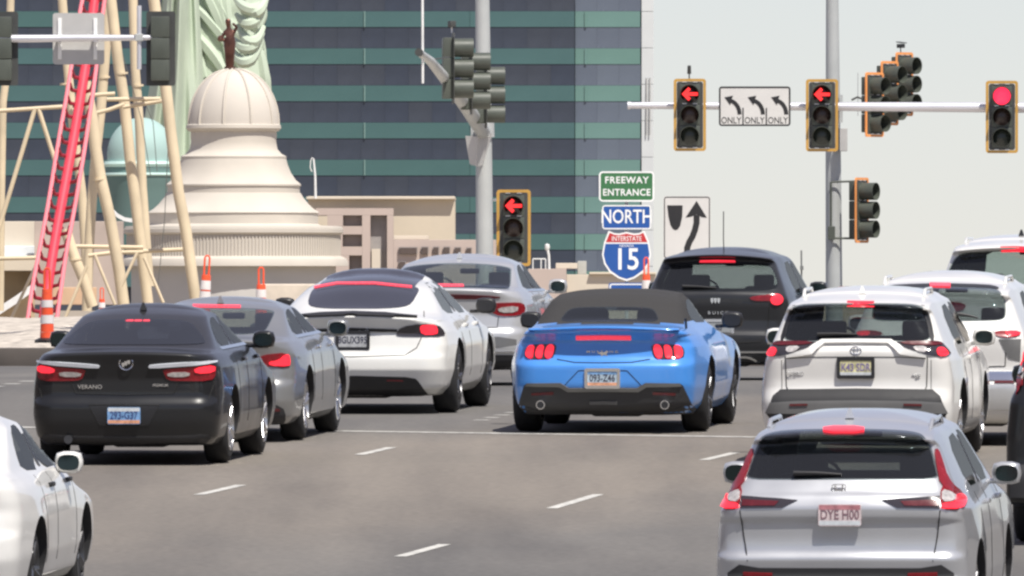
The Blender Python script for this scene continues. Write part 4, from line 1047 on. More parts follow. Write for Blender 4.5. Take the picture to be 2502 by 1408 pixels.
def car(S):
    if 'zs' in S:                         # lower or raise the whole shell
        k = S.pop('zs')
        for t in ('rear', 'wid', 'front', 'crown', 'rx', 'ry', 'bow'): S[t] = [(z * k, v_) for z, v_ in S[t]]
        S['belt'] *= k; S['H'] *= k; S['side_windows'] = [[(y, z * k) for y, z in q] for q in S['side_windows']]
    s = F / S['d']; hw = S['hw']; H = S['H']; L = S['L']
    X0 = (S['cx'] - 1251.0) / F * S['d']; yc = S['d']
    slope = (road_z(yc + 3.6) - road_z(yc + 0.8)) / 2.8
    zg = road_z(yc + 0.9) - 0.9 * slope * 1.0
    root = thing(S['name'], S['label'], S.get('cat', 'car'), (X0, yc, zg), (math.atan(slope), 0, -YAW + S.get('yaw', 0)), 'cars waiting at the lights')
    Mw = Matrix.Translation(root.location) @ root.rotation_euler.to_matrix().to_4x4(); Mi = Mw.inverted()
    o_l = Mi @ Vector((0, 0, CAMZ))
    paint = S['paint']
    # --- body
    bm = body_bm(S)
    tmp = finish('body', bm, paint, root, 0)
    sub = tmp.modifiers.new('s', 'SUBSURF'); sub.levels = 1; sub.render_levels = 1
    dg = bpy.context.evaluated_depsgraph_get(); ev = tmp.evaluated_get(dg)
    me1 = bpy.data.meshes.new_from_object(ev); tmp.modifiers.clear(); tmp.data = me1
    bvh = BVHTree.FromPolygons([v.co for v in me1.vertices], [tuple(p.vertices) for p in me1.polygons])
    def hit(px, py):
        d = (Mi.to_3x3() @ Vector(((px - 1251.0) / F, 1.0, (HOR - py) / F))).normalized()
        h = bvh.ray_cast(o_l, d)[0]
        if h is None:
            p = o_l + d * ((-o_l.y + 0.3) / d.y); h = bvh.find_nearest(p)[0]; h = Vector((p.x, h.y, p.z))
        return h
    def loc(pts, sgn=1): return [((lambda h: (h.x, h.z))(hit(*p))) for p in pts]
    def halfpoly(pts):
        q = loc(pts); q[0] = (0.0, q[0][1]); q[-1] = (0.0, q[-1][1])
        return q
    cutters = []
    # --- wheel arches
    RW = S.get('R', 0.335); ya = S['ya']; yb = ya + S['wb']; tw = S.get('tw', 0.225)
    c = bmesh.new()
    for y in (ya, yb):
        for sg in (-1, 1):
            lathe(c, [(0.0, sg * (hw - 0.33)), (RW + 0.045, sg * (hw - 0.33)), (RW + 0.045, sg * (hw + 0.3)), (0.0, sg * (hw + 0.3))], 32, (0, y, RW + 0.015), axis='X')
    bmesh.ops.recalc_face_normals(c, faces=c.faces)
    cutters.append(c)
    panes = []
    glassr = S.get('gr', G_REAR)
    if S.get('open', True):
        cutters.append(body_bm(S, 0.07, S['belt'] - 0.22, H - 0.075))
    rw = None
    if 'rear_window' in S:
        hp = halfpoly(S['rear_window'])
        rw = hp + [(-x, z) for x, z in hp[-2:0:-1]]
        rw = chk(rw, 2)
        if S.get('open', True):
            zt = max(z for _, z in rw); cxz = sum(z for _, z in rw) / len(rw)
            cutters.append(prism([(x * 0.985, cxz + (z - cxz) * 0.96) for x, z in rw], 'Y', -0.6, L * 0.5))
            wsw = S.get('ws', [(0.60, S['belt'] + 0.06), (0.50, H - 0.11)])
            ws = chk([(wsw[0][0], wsw[0][1]), (wsw[1][0], wsw[1][1]), (-wsw[1][0], wsw[1][1]), (-wsw[0][0], wsw[0][1])], 1)
            cutters.append(prism([(x, z) for x, z in ws], 'Y', L * 0.5, L + 0.5))
            panes.append(('windscreen', ws, 'F', G_FRONT))
    sws = S.get('side_windows', [])
    if sws and S.get('open', True):
        c = bmesh.new()
        for w_ in sws: prism([(y, z) for y, z in chk(w_, 1)], 'X', -1.6, 1.6, c)
        cutters.append(c)
    for cb_ in cutters:
        bmesh.ops.recalc_face_normals(cb_, faces=cb_.faces)
        co = finish('cut', cb_, M_INT, root, 0)
        md = tmp.modifiers.new('b', 'BOOLEAN'); md.operation = 'DIFFERENCE'; md.object = co; md.solver = 'MANIFOLD' if hasattr(md, 'solver') else 'EXACT'
        try: md.material_mode = 'TRANSFER'
        except Exception: pass
        S.setdefault('_c', []).append(co)
    bpy.context.view_layer.update()
    dg = bpy.context.evaluated_depsgraph_get(); ev = tmp.evaluated_get(dg)
    me2 = bpy.data.meshes.new_from_object(ev); tmp.modifiers.clear()
    n0 = len(me2.polygons)
    if n0 > 500: tmp.data = me2
    else: print('BOOLEAN FAILED', S['name'], n0)
    for co in S['_c']: bpy.data.objects.remove(co)
    me = tmp.data; me.name = 'body'
    me.polygons.foreach_set('use_smooth', [True] * len(me.polygons)); me.set_sharp_from_angle(angle=math.radians(38))
    if S.get('soft_top'):                 # everything above the deck is cloth: its own mesh
        bmx = bmesh.new(); bmx.from_mesh(me); top = bmx.copy()
        zc = S['soft_top'][0]
        def is_top(f): c_ = f.calc_center_median(); return c_.z > zc and c_.y > S['soft_top'][1]
        bmesh.ops.delete(bmx, geom=[f for f in bmx.faces if is_top(f)], context='FACES')
        bmesh.ops.delete(top, geom=[f for f in top.faces if not is_top(f)], context='FACES')
        bmx.to_mesh(me); bmx.free()
        mt = bpy.data.meshes.new('soft_top'); top.to_mesh(mt); top.free()
        for x in me.materials: mt.materials.append(x)
        mt.materials[0] = S['soft_top'][2]
        mt.polygons.foreach_set('use_smooth', [True] * len(mt.polygons)); mt.set_sharp_from_angle(angle=math.radians(38))
        so_ = bpy.data.objects.new('soft_top', mt); COL.objects.link(so_); so_.parent = root
    # --- panes
    if rw: finish('rear_window', patch(bvh, rw, 'R', 0.004, 0.004, 0.08), glassr, root, 60)
    for nm, pl, ax, g in panes: finish(nm, patch(bvh, pl, ax, 0.002, 0.004, 0.12), g, root, 60)
    for w_ in sws:
        for ax in 'SL': finish('side_window', patch(bvh, chk(w_, 1), ax, 0.002, 0.004, 0.12), S.get('gs', G_SIDE), root, 60)
    if len(sws) > 1:                      # black pillar between doors, door gap, handles
        y_a = max(y for y, _ in sws[0]); y_b = min(y for y, _ in sws[1]); zb = sws[0][0][1]
        for ax in 'SL':
            finish('pillar_trim', patch(bvh, [(y_a - 0.02, zb), (y_b + 0.02, zb), (y_b + 0.01, H - 0.2), (y_a + 0.0, H - 0.2)], ax, 0.003, 0.004, 0.1), M_BLACKTRIM, root, 60)
            ym = (y_a + y_b) / 2
            for yy in (ym, ym + 1.05, ya + RW + 0.12):
                sg = 1 if ax == 'S' else -1; gp = []
                for k in range(12):
                    h = bvh.ray_cast(Vector((3 * sg, yy, 0.36 + (zb - 0.40) * k / 11)), Vector((-sg, 0, 0)))[0]
                    if h: gp.append(h)
                if len(gp) > 2: finish('door_gap', tube(bmesh.new(), gp, 0.0035, 5), M_SEAM, root, 0)
            for yy in (ym - 0.14, ym + 0.86):
                sg = 1 if ax == 'S' else -1
                h = bvh.ray_cast(Vector((3 * sg, yy, zb - 0.13)), Vector((-sg, 0, 0)))[0]
                if h: finish('door_handle', box((h.x + sg * 0.012, yy, zb - 0.13), (0.035, 0.2, 0.035), None, 0.01), S.get('handle', paint), root)
    if S.get('chrome_dlo'):
        for ax in 'SL':
            y0 = sws[0][0][0]; zb = sws[0][0][1]; y1 = max(p[0] for p in sws[-1])
            finish('window_trim', patch(bvh, [(y0 - 0.05, zb - 0.03), (y1 + 0.1, zb - 0.03), (y1 + 0.1, zb - 0.005), (y0 - 0.05, zb - 0.005)], ax, 0.006, 0.004, 0.1), M_CHROME, root, 60)
    # --- wheels
    if 'WM' + str(RW) not in MATS:
        MATS['WM' + str(RW)] = 1
    tyre = None
    for y in (ya, yb):
        for sg in (-1, 1):
            wx = sg * (hw - tw / 2 - S.get('wi', 0.035))
            if tyre is None:
                tyre = finish('tyre', wheel_mesh(RW, tw, 0), M_TYRE, None, 50); rimm = finish('rim', rim_mesh(RW, tw, S.get('spokes', 5)), S.get('rim', M_RIM), None, 40)
                brk = finish('hub', lathe(bmesh.new(), [(0.001, -0.06), (RW * 0.5, -0.06), (RW * 0.5, 0.0), (0.001, 0.0)], 18, axis='X'), M_PLASTIC, None, 40)
                a, b, c_ = tyre, rimm, brk
            else: a, b, c_ = tyre.copy(), rimm.copy(), brk.copy(); [COL.objects.link(q) for q in (a, b, c_)]
            wl = bpy.data.objects.new('wheel', None); COL.objects.link(wl); wl.parent = root; wl.location = (wx, y, RW + 0.002); wl.rotation_euler = (random.uniform(0, 3), 0, 0 if sg > 0 else math.pi)
            for q in (a, b, c_): q.parent = wl
    # --- underbody, axle
    ub = box((0, L / 2, 0.21), (hw * 1.3, L * 0.8, 0.06), None, 0.02)
    bm_box(ub, (0, ya, 0.24), (hw * 1.5, 0.12, 0.10), None, 0.02)
    bm_box(ub, (0.1, 0.55, 0.23), (0.5, 0.35, 0.14), None, 0.04)
    finish('underbody', ub, M_BLACKTRIM, root)
    # --- seats
    if S.get('open', True):
        zs = S.get('zseat', S['belt'] - 0.12)
        rows = S.get('seat_rows', [(ya + 0.15, 3), (ya + 1.25, 2)])
        for y, n in rows:
            bk = box((0, y, zs - 0.25), (hw * 1.35 if n == 3 else 0.1, 0.14, 0.5), Euler((-0.15, 0, 0)).to_matrix(), 0.05)
            if n == 2:
                bm_box(bk, (-0.38, y, zs - 0.1), (0.48, 0.14, 0.62), None, 0.06); bm_box(bk, (0.38, y, zs - 0.1), (0.48, 0.14, 0.62), None, 0.06)
            for x in ((-0.42, 0, 0.42) if n == 3 else (-0.38, 0.38)):
                bm_box(bk, (x, y, zs + (0.06 if n == 3 else 0.26)), (0.24, 0.09, 0.13 if n == 3 else 0.17), None, 0.035)
            finish('seat_row', bk, S.get('seatm', M_SEAT), root, 50)
        finish('dashboard', box((0, yb - 0.62, S['belt'] - 0.12), (hw * 1.6, 0.35, 0.24), None, 0.06), M_INT, root)
        finish('inside_mirror', box((0, yb - 1.15, H - 0.20), (0.22, 0.03, 0.06), None, 0.015), M_BLACKTRIM, root)
        finish('steering_wheel', tube(bmesh.new(), [(-0.38 + 0.18 * math.cos(a), yb - 0.85 - 0.06 * math.sin(a), S['belt'] + 0.0 + 0.17 * math.sin(a)) for a in [2 * math.pi * k / 16 for k in range(17)]], 0.014, 6), M_BLACKTRIM, root)
        if S.get('driver', False): pass
    # --- door mirrors
    ym = S.get('ymir', yb - 0.72); zm = S.get('zmir', S['belt'] + 0.06)
    for sg in (-1, 1):
        xm = sg * (hw + S.get('xm', 0.05))
        mr = bmesh.new(); bm_box(mr, (xm, ym, zm), (0.215, 0.14, 0.165), None, 0.068); bm_box(mr, (sg * (hw - 0.05), ym + 0.03, zm - 0.06), (0.15, 0.05, 0.035), None, 0.015)
        mo = finish('door_mirror', mr, S.get('mirror_mat', paint), root, 60)
        finish('mirror_glass', plate_bm([(xm + sg * 0.004 + 0.082 * math.copysign(abs(math.cos(a)) ** .75, math.cos(a)), zm + 0.060 * math.copysign(abs(math.sin(a)) ** .75, math.sin(a))) for a in [2 * math.pi * k / 20 for k in range(20)]], ym - 0.075, ym - 0.062), M_MIRROR if S.get('mg', True) else M_BLACKTRIM, mo, 0)
    # --- shark fin
    if S.get('fin', True):
        yf_ = S.get('yfin', S['fin_y'] if 'fin_y' in S else 1.5)
        h = bvh.ray_cast(Vector((0, yf_, 4)), Vector((0, 0, -1)))[0]
        if h:
            b = bmesh.new(); q = [(0.03, -0.07, 0), (-0.03, -0.07, 0), (-0.02, 0.10, 0), (0.02, 0.10, 0), (0.008, -0.06, 0.065), (-0.008, -0.06, 0.065)]
            vs = [b.verts.new(Vector(v_) * 1.1 + h - Vector((0, 0, 0.004))) for v_ in q]
            for f in ((0, 1, 2, 3), (0, 4, 5, 1), (1, 5, 2), (0, 3, 4), (2, 5, 4, 3)): b.faces.new([vs[i] for i in f])
            finish('roof_antenna', b, S.get('fin_mat', M_BLACKTRIM), root, 0)
    if S.get('rails'):
        for sg in (-1, 1):
            xr = sg * S['rails']; pts = []
            for k in range(9):
                y = S.get('rail_y0', 0.95) + (L - 2.7 - 0.95) * k / 8
                h = bvh.ray_cast(Vector((xr, y, 4)), Vector((0, 0, -1)))[0]
                if h: pts.append(h + Vector((0, 0, 0.045 if 0 < k < 8 else -0.005)))
            finish('roof_rail', tube(bmesh.new(), pts, 0.016, 8), S.get('rail_mat', paint), root)
    # --- traced details: each becomes a shell lying on the body, right-hand ones mirrored
    for f in S['feats']:
        nm, m, kind, pts = f[0], f[1], f[2], f[3]; o = f[4] if len(f) > 4 else {}
        off, dep, ch, g = o.get('off', 0.006), o.get('dep', 0.012), o.get('ch', 1), o.get('grid', 0.05)
        if kind == 'C':
            q = halfpoly(pts); q = q + [(-x, z) for x, z in q[-2:0:-1]]; polys = [q]
        elif kind == 'F': polys = [loc(pts)]
        elif kind == 'R': q = loc(pts); polys = [q, [(-x, z) for x, z in q][::-1]]
        elif kind == 'LC':                # central polygon given in car coordinates
            polys = [pts]
        elif kind == 'LR': polys = [pts, [(-x, z) for x, z in pts][::-1]]
        for q in polys:
            q = chk(q, ch)
            try: finish(nm, patch(bvh, q, o.get('ax', 'R'), off, dep, g), m, root, 50)
            except Exception as e: print('FEAT', S['name'], nm, e)
    for nm, m, pts, wd in S.get('lines', []):          # thin gaps, and dark lines put in as crease shade, following traced polylines, mirrored
        q = [(h.x, h.z) for h in (hit(*p) for p in pts)]
        for sg in (1, -1):
            b = bmesh.new()
            P3 = []
            for (a, c_) in zip(q, q[1:]):
                n = max(1, int(math.hypot(c_[0] - a[0], c_[1] - a[1]) / 0.05))
                for k in range(n + 1):
                    u_, v_ = (a[0] + (c_[0] - a[0]) * k / n) * sg, a[1] + (c_[1] - a[1]) * k / n
                    h, no, _, _ = bvh.ray_cast(Vector((u_, -3, v_)), Vector((0, 1, 0)))
                    if h is not None: P3.append(h - Vector((0, 0.001, 0)))
            P3 = [p for i, p in enumerate(P3) if i == 0 or (p - P3[i - 1]).length > 1e-3]
            if len(P3) > 1: finish(nm, tube(b, P3, wd, 5), m, root, 60)
    for (nm, m, pts, wd) in S.get('tubes', []):
        finish(nm, tube(bmesh.new(), pts, wd, 12), m, root)
    # --- plate
    if 'plate' in S:
        px, py, txt, base, ink, fr = S['plate']
        h = hit(px, py); y = h.y - 0.016
        pw_, ph_ = 0.305, 0.155
        if fr: finish('plate_frame', ring_bm([(x + h.x, z + h.z) for x, z in rrect(pw_ + 0.045, ph_ + 0.045, 0.02)], [(x + h.x, z + h.z) for x, z in rrect(pw_ - 0.015, ph_ - 0.02, 0.01)], y - 0.006, y + 0.03), fr, root, 0)
        pl = finish('license_plate', plate_bm([(x + h.x, z + h.z) for x, z in rrect(pw_, ph_, 0.015)], y, y + 0.025), base[0], root, 0)
        if len(base) > 1: finish('plate_band', box((h.x, y - 0.0006, h.z - ph_ * 0.36), (pw_ * 0.96, 0.001, ph_ * 0.2)), base[1], pl, 0)
        if len(base) > 2: finish('plate_band', box((h.x, y - 0.0006, h.z + ph_ * 0.36), (pw_ * 0.96, 0.001, ph_ * 0.22)), base[2], pl, 0)
        text_obj('plate_number', txt, 0.098, ink, pl, (h.x, y - 0.0022, h.z + 0.002), 0.012, 0.001, 0.74)
    for (px, py, txt, sz, m, *r) in S.get('texts', []):
        h = hit(px, py)
        text_obj('lettering', txt, sz, m, root, (h.x, h.y - 0.006, h.z), 0.01, 0.003, r[0] if r else 1.0, None, r[1] if len(r) > 1 else 1.0)
    for (px, py, kind, rr) in S.get('badges', []):
        h = hit(px, py); c0 = (h.x, h.y - 0.004, h.z)
        if kind == 'ring3':
            b = bmesh.new()
            for (ax_, az_, ox, oz) in ((rr, rr * 0.68, 0, 0), (rr * 0.38, rr * 0.66, 0, 0), (rr * 0.72, rr * 0.26, 0, rr * 0.34)):
                tube(b, [(c0[0] + ox + ax_ * math.cos(a), c0[1], c0[2] + oz + az_ * math.sin(a)) for a in [2 * math.pi * k / 20 for k in range(21)]], rr * 0.09, 5)
        elif kind == 'crest':
            b = bmesh.new(); tube(b, [(c0[0] + rr * math.cos(a), c0[1], c0[2] + rr * math.sin(a)) for a in [2 * math.pi * k / 20 for k in range(21)]], rr * 0.10, 5)
            for k in (-1, 0, 1):
                x = c0[0] + k * rr * 0.42; z = c0[2] + k * rr * 0.22
                pl = [(x - rr * .24, z + rr * .3), (x + rr * .24, z + rr * .3), (x + rr * .2, z - rr * .15), (x, z - rr * .42), (x - rr * .2, z - rr * .15)]
                plate_bm(pl, c0[1] - 0.004, c0[1] + 0.004, b)
        elif kind == 'crest3':
            b = bmesh.new()
            for k in (-1, 0, 1):
                x = c0[0] + k * rr * 0.78; z = c0[2]
                pl = [(x - rr * .34, z + rr * .6), (x + rr * .34, z + rr * .6), (x + rr * .3, z - rr * .2), (x, z - rr * .7), (x - rr * .3, z - rr * .2)]
                plate_bm(pl, c0[1] - 0.004, c0[1] + 0.004, b)
        elif kind == 'hsquare':
            w0 = rr; b = ring_bm([(c0[0] + x * (1 + 0.10 * (z > 0)), c0[2] + z) for x, z in rrect(2 * w0, 1.7 * w0, 0.4 * w0)], [(c0[0] + x * (1 + 0.10 * (z > 0)), c0[2] + z) for x, z in rrect(1.75 * w0, 1.45 * w0, 0.3 * w0)], c0[1] - 0.006, c0[1] + 0.004)
            for sg in (-1, 1):
                plate_bm([(c0[0] + sg * x * w0, c0[2] + z * w0) for x, z in ((0.42, 0.7), (0.68, 0.7), (0.55, -0.7), (0.36, -0.7))], c0[1] - 0.005, c0[1] + 0.003, b)
            bm_box(b, (c0[0], c0[1], c0[2]), (w0 * 0.95, 0.008, w0 * 0.24))
        elif kind == 'horse':
            b = bmesh.new()
            pl = [(-1.2, 0.2), (-0.5, 0.45), (0.2, 0.35), (0.8, 0.7), (1.2, 0.5), (0.9, 0.3), (0.7, -0.1), (1.1, -0.5), (0.6, -0.3), (0.1, -0.15), (-0.4, -0.6), (-0.5, -0.1), (-0.9, 0.0)]
            plate_bm([(c0[0] + x * rr, c0[2] + z * rr) for x, z in pl], c0[1] - 0.004, c0[1] + 0.004, b)
        elif kind == 'vw' or kind == 'disc':
            b = lathe(bmesh.new(), [(0.001, -0.006), (rr, -0.006), (rr, 0.004), (0.001, 0.004)], 18, c0, axis='Y')
        finish('badge', b, M_CHROME, root, 40)
    if 'spoiler' in S:
        w_, y_, z_, dp, th = S['spoiler']; b = bmesh.new(); prev = None
        for i in range(25):
            x = -w_ + 2 * w_ * i / 24; q = (x / w_) ** 2; e_ = max(0.15, 1 - abs(x / w_) ** 8)
            yy = y_ + 0.11 * q; zt = z_ - 0.035 * q
            r_ = [b.verts.new(p_) for p_ in ((x, yy, zt), (x, yy + dp * 0.5, zt + 0.012), (x, yy + dp, zt - 0.006), (x, yy + dp, zt - th * e_ - 0.03), (x, yy + 0.03, zt - th * e_), (x, yy - 0.006, zt - th * 0.45 * e_))]
            if prev:
                for k in range(6): b.faces.new((prev[k], prev[(k + 1) % 6], r_[(k + 1) % 6], r_[k]))
            else: b.faces.new(r_)
            prev = r_
        b.faces.new(prev[::-1]); finish('spoiler', b, paint, root, 40)
    if 'wiper' in S:
        (x0, y0), (x1, y1) = S['wiper']; a, b_ = hit(x0, y0), hit(x1, y1)
        b = bmesh.new(); tube(b, [a + Vector((0, -0.02, -0.004)), (a + b_) / 2 + Vector((0, -0.035, 0.008)), b_ + Vector((0, -0.03, 0.01))], [0.008, 0.014, 0.02], 6)
        finish('rear_wiper', b, M_BLACKTRIM, root)
    return root, hit, bvh
def paint(name, col, metal=0.0, rough=0.35, coat=0.8, spec=0.5): return mat(name, col, rough, metal, coat, var=0.05, vscale=2.0, spec=spec)
P_BLACK = paint('black_paint', (0.014, 0.0145, 0.016), 0.0, 0.35, 0.45, 0.3)
P_GREY = paint('grey_metallic_paint', (0.27, 0.275, 0.275), 0.5, 0.38)
P_WHITE = paint('white_paint', (0.74, 0.73, 0.70), 0.0, 0.4)
P_PEARL = paint('pearl_white_paint', (0.76, 0.755, 0.72), 0.0, 0.35)
P_SILVER = paint('silver_metallic_paint', (0.56, 0.565, 0.57), 0.45, 0.36)
P_SILVER2 = paint('cool_silver_paint', (0.52, 0.53, 0.55), 0.5, 0.34)
P_BLUE = paint('bright_blue_paint', (0.065, 0.27, 0.72), 0.1, 0.35)
P_DGREY = paint('dark_grey_paint', (0.024, 0.025, 0.028), 0.0, 0.35, 0.4, 0.3)
P_NAVY = paint('near_black_paint', (0.012, 0.0125, 0.014), 0.0, 0.35, 0.4, 0.3)
M_CLOTH = mat('black_canvas', (0.033, 0.032, 0.032), 0.95, var=0.1, vscale=8, bump=0.2, bscale=60)
M_PLW = mat('plate_silver_white', (0.55, 0.58, 0.60), 0.45, var=0.15, vscale=20)
M_PLB = mat('plate_blue_band', (0.16, 0.30, 0.52), 0.45, var=0.3, vscale=20)
M_PLO = mat('plate_orange_band', (0.62, 0.30, 0.18), 0.45, var=0.4, vscale=20)
M_PLY = mat('plate_yellow', (0.55, 0.52, 0.30), 0.45, var=0.4, vscale=20)
M_PLP = mat('plate_pink', (0.60, 0.50, 0.50), 0.45, var=0.2, vscale=20)
M_PLR = mat('plate_red_band', (0.42, 0.18, 0.20), 0.45, var=0.3, vscale=20)
I_BLUE = mat('plate_ink_blue', (0.05, 0.08, 0.22), 0.5); I_DK = mat('plate_ink_dark', (0.05, 0.05, 0.08), 0.5); I_MAR = mat('plate_ink_maroon', (0.22, 0.13, 0.15), 0.5)
I_PUR = mat('plate_ink_purple', (0.20, 0.16, 0.34), 0.5)

def sedan_front(L, H, belt): return [(.17, L - .35), (.25, L - .08), (.45, L - .02), (.60, L - .02), (.72, L - .12), (.80, L - .45), (.88, L - .95), (belt, L - 1.25), (H - .10, L - 2.05), (H - .04, L - 2.3)]
def suv_front(L, H, belt): return [(.20, L - .30), (.30, L - .08), (.55, L - .02), (.75, L - .02), (.90, L - .10), (.98, L - .45), (belt, L - 1.10), (H - .10, L - 1.85), (H - .04, L - 2.05)]
def sedan_windows(ya, belt, H):   # rear door glass, front door glass (y, z)
    z0, z1 = belt + 0.015, H - 0.125
    return [[(ya + 0.10, z0 + .02), (ya + 1.02, z0), (ya + 1.06, z1), (ya + 0.62, z1 - .01), (ya + 0.26, z0 + .16)],
            [(ya + 1.12, z0), (ya + 2.10, z0), (ya + 1.55, z1 - .05), (ya + 1.36, z1), (ya + 1.14, z1)]]
def suv_windows(ya, belt, H):
    z0, z1 = belt + 0.015, H - 0.17
    return [[(ya + 0.12, z0), (ya + 1.05, z0), (ya + 1.08, z1), (ya + 0.18, z1 - .03)],
            [(ya + 1.15, z0), (ya + 2.05, z0), (ya + 1.60, z1 - .04), (ya + 1.42, z1), (ya + 1.16, z1)]]
SED_RX = [(0, .25), (.5, .28), (1.0, .26), (1.1, .30), (1.4, .22)]
SED_RY = [(0, .20), (.5, .22), (1.0, .30), (1.1, .34), (1.4, .18)]
SED_CR = [(0, 0), (.6, 0), (.95, .02), (1.08, .035), (1.4, .035)]

# ---------------------------------------------------------------- black sedan, nearest on the left
hw, H, L, belt = .905, 1.455, 4.67, 1.035
BUICK = dict(name='sedan', label='black four door sedan with chrome bars over its tail lights, blue and orange plate', d=161.7, cx=303, hw=hw, H=H, L=L, belt=belt, ya=.98, wb=2.69, R=.335,
    paint=P_BLACK, gr=G_DARK, gs=G_SIDE, flare=.025, tp=.05, fin_y=1.55, rx=SED_RX, ry=SED_RY, crown=SED_CR, bow=[(0, .05), (1, .06), (1.4, .12)],
    rear=[(.19, .16), (.24, .06), (.40, .01), (.56, 0), (.60, .03), (.64, .05), (.80, .05), (.93, .02), (1.03, -.01), (1.052, .02), (1.075, .42), (1.11, .52), (1.30, 1.08), (1.37, 1.34), (1.40, 1.52), (1.42, 1.7)],
    wid=[(.19, hw - .10), (.27, hw - .03), (.45, hw), (.72, hw), (.92, hw - .02), (1.0, hw - .05), (1.05, hw - .09), (1.09, hw - .15), (1.38, hw - .33), (1.42, hw - .40)],
    front=sedan_front(L, H, belt), side_windows=sedan_windows(1.08, belt, H), chrome_dlo=True, rim=M_RIM, zseat=.98,
    rear_window=[(325, 781), (425, 781), (462, 787), (474, 796), (503, 832), (498, 841), (400, 843), (305, 843)],
    feats=[('brake_light', M_REDHALF, 'F', [(307, 782), (366, 782), (366, 786), (307, 786)], dict(off=.004, ch=0)),
        ('chrome_bar', M_BRIGHT, 'R', [(362, 895), (368, 891), (450, 885), (528, 881), (526, 888), (455, 894), (366, 900)], dict(off=.022)),
        ('tail_light', M_RED, 'R', [(397, 902), (440, 899), (470, 896), (526, 889), (525, 918), (514, 931), (440, 931), (410, 929), (402, 915)], dict(off=.012)),
        ('brake_lamp', M_REDLIT, 'R', [(474, 899), (523, 892), (521, 911), (476, 912)], dict(off=.02)),
        ('reverse_lamp', M_CLEAR, 'R', [(407, 910), (465, 908), (462, 920), (412, 921)], dict(off=.018)),
        ('plate_recess', M_BLACKTRIM, 'C', [(303, 989), (386, 989), (389, 993), (365, 1038), (303, 1039)], dict(off=.002, ch=0)),  # no real hollow here; the recess shade is a dark patch
        ('lower_valance', M_PLASTIC, 'C', [(303, 1066), (440, 1066), (505, 1060), (520, 1072), (470, 1100), (303, 1100)], dict(off=.004))],
    lines=[('crease', M_SEAM, [(389, 991), (364, 1039), (303, 1040)], .004), ('crease', M_SEAM, [(303, 989), (389, 990)], .006), ('panel_gap', M_SEAM, [(437, 931), (424, 962), (303, 965)], .005), ('panel_gap', M_SEAM, [(526, 931), (510, 975)], .004)],
    tubes=[('exhaust_tip', M_RIMD, [(-.52, .03, .24), (-.52, .25, .24)], .04)],
    plate=(303, 1016, '293-G37', (M_PLB, M_PLO, M_PLW), I_BLUE, None), texts=[(220, 946, 'VERANO', .052, M_CHROME, 1.1), (392, 942, 'PREMIUM', .035, M_CHROME)], badges=[(308, 888, 'crest', .062)])
# ---------------------------------------------------------------- grey sedan
hw, H, L, belt = .925, 1.465, 4.90, 1.05
MALIBU = dict(zs=0.93, name='sedan', label='grey metallic sedan between the black sedan and the white glass-roofed sedan', d=169.0, cx=492, hw=hw, H=H, L=L, belt=belt, ya=1.02, wb=2.83, R=.335,
    paint=P_GREY, gr=G_REAR, flare=.025, tp=.06, fin_y=1.65, rx=SED_RX, ry=SED_RY, crown=SED_CR, bow=[(0, .06), (1, .08), (1.4, .12)], fin_mat=P_GREY,
    rear=[(.19, .16), (.26, .05), (.42, .0), (.60, 0), (.64, .04), (.80, .06), (.98, .02), (1.055, -.02), (1.075, .03), (1.10, .45), (1.15, .62), (1.30, 1.12), (1.38, 1.45), (1.41, 1.62), (1.43, 1.85)],
    wid=[(.19, hw - .10), (.27, hw - .03), (.45, hw), (.72, hw), (.92, hw - .02), (1.0, hw - .05), (1.07, hw - .10), (1.12, hw - .17), (1.38, hw - .32), (1.43, hw - .42)],
    front=sedan_front(L, H, belt), side_windows=sedan_windows(1.15, belt, H), chrome_dlo=True, handle=M_CHROME,
    rear_window=[(530, 752), (640, 755), (668, 760), (672, 766), (655, 800), (645, 812), (600, 818), (500, 818)],
    feats=[('brake_light', M_REDHALF, 'F', [(471, 744), (588, 746), (588, 753), (471, 751)], dict(off=.006, ch=0)),
        ('tail_light', M_RED, 'R', [(618, 886), (634, 872), (655, 865), (700, 862), (708, 884), (705, 899), (655, 896), (625, 896)], dict(off=.014)),
        ('brake_lamp', M_REDLIT, 'R', [(655, 884), (680, 880), (692, 868), (703, 866), (706, 884), (703, 896), (660, 893)], dict(off=.022)),
        ('lower_valance', M_PLASTIC, 'C', [(492, 985), (640, 985), (690, 992), (700, 1020), (690, 1040), (492, 1042)], dict(off=.005)),
        ('reflector', M_REDD, 'R', [(648, 998), (682, 999), (684, 1005), (650, 1005)], dict(off=.012, ch=0)),
        ('chrome_strip', M_CHROME, 'C', [(492, 876), (600, 876), (618, 878), (618, 883), (492, 882)], dict(off=.012))],
    lines=[('panel_gap', M_SEAM, [(645, 897), (640, 940), (492, 944)], .005)])
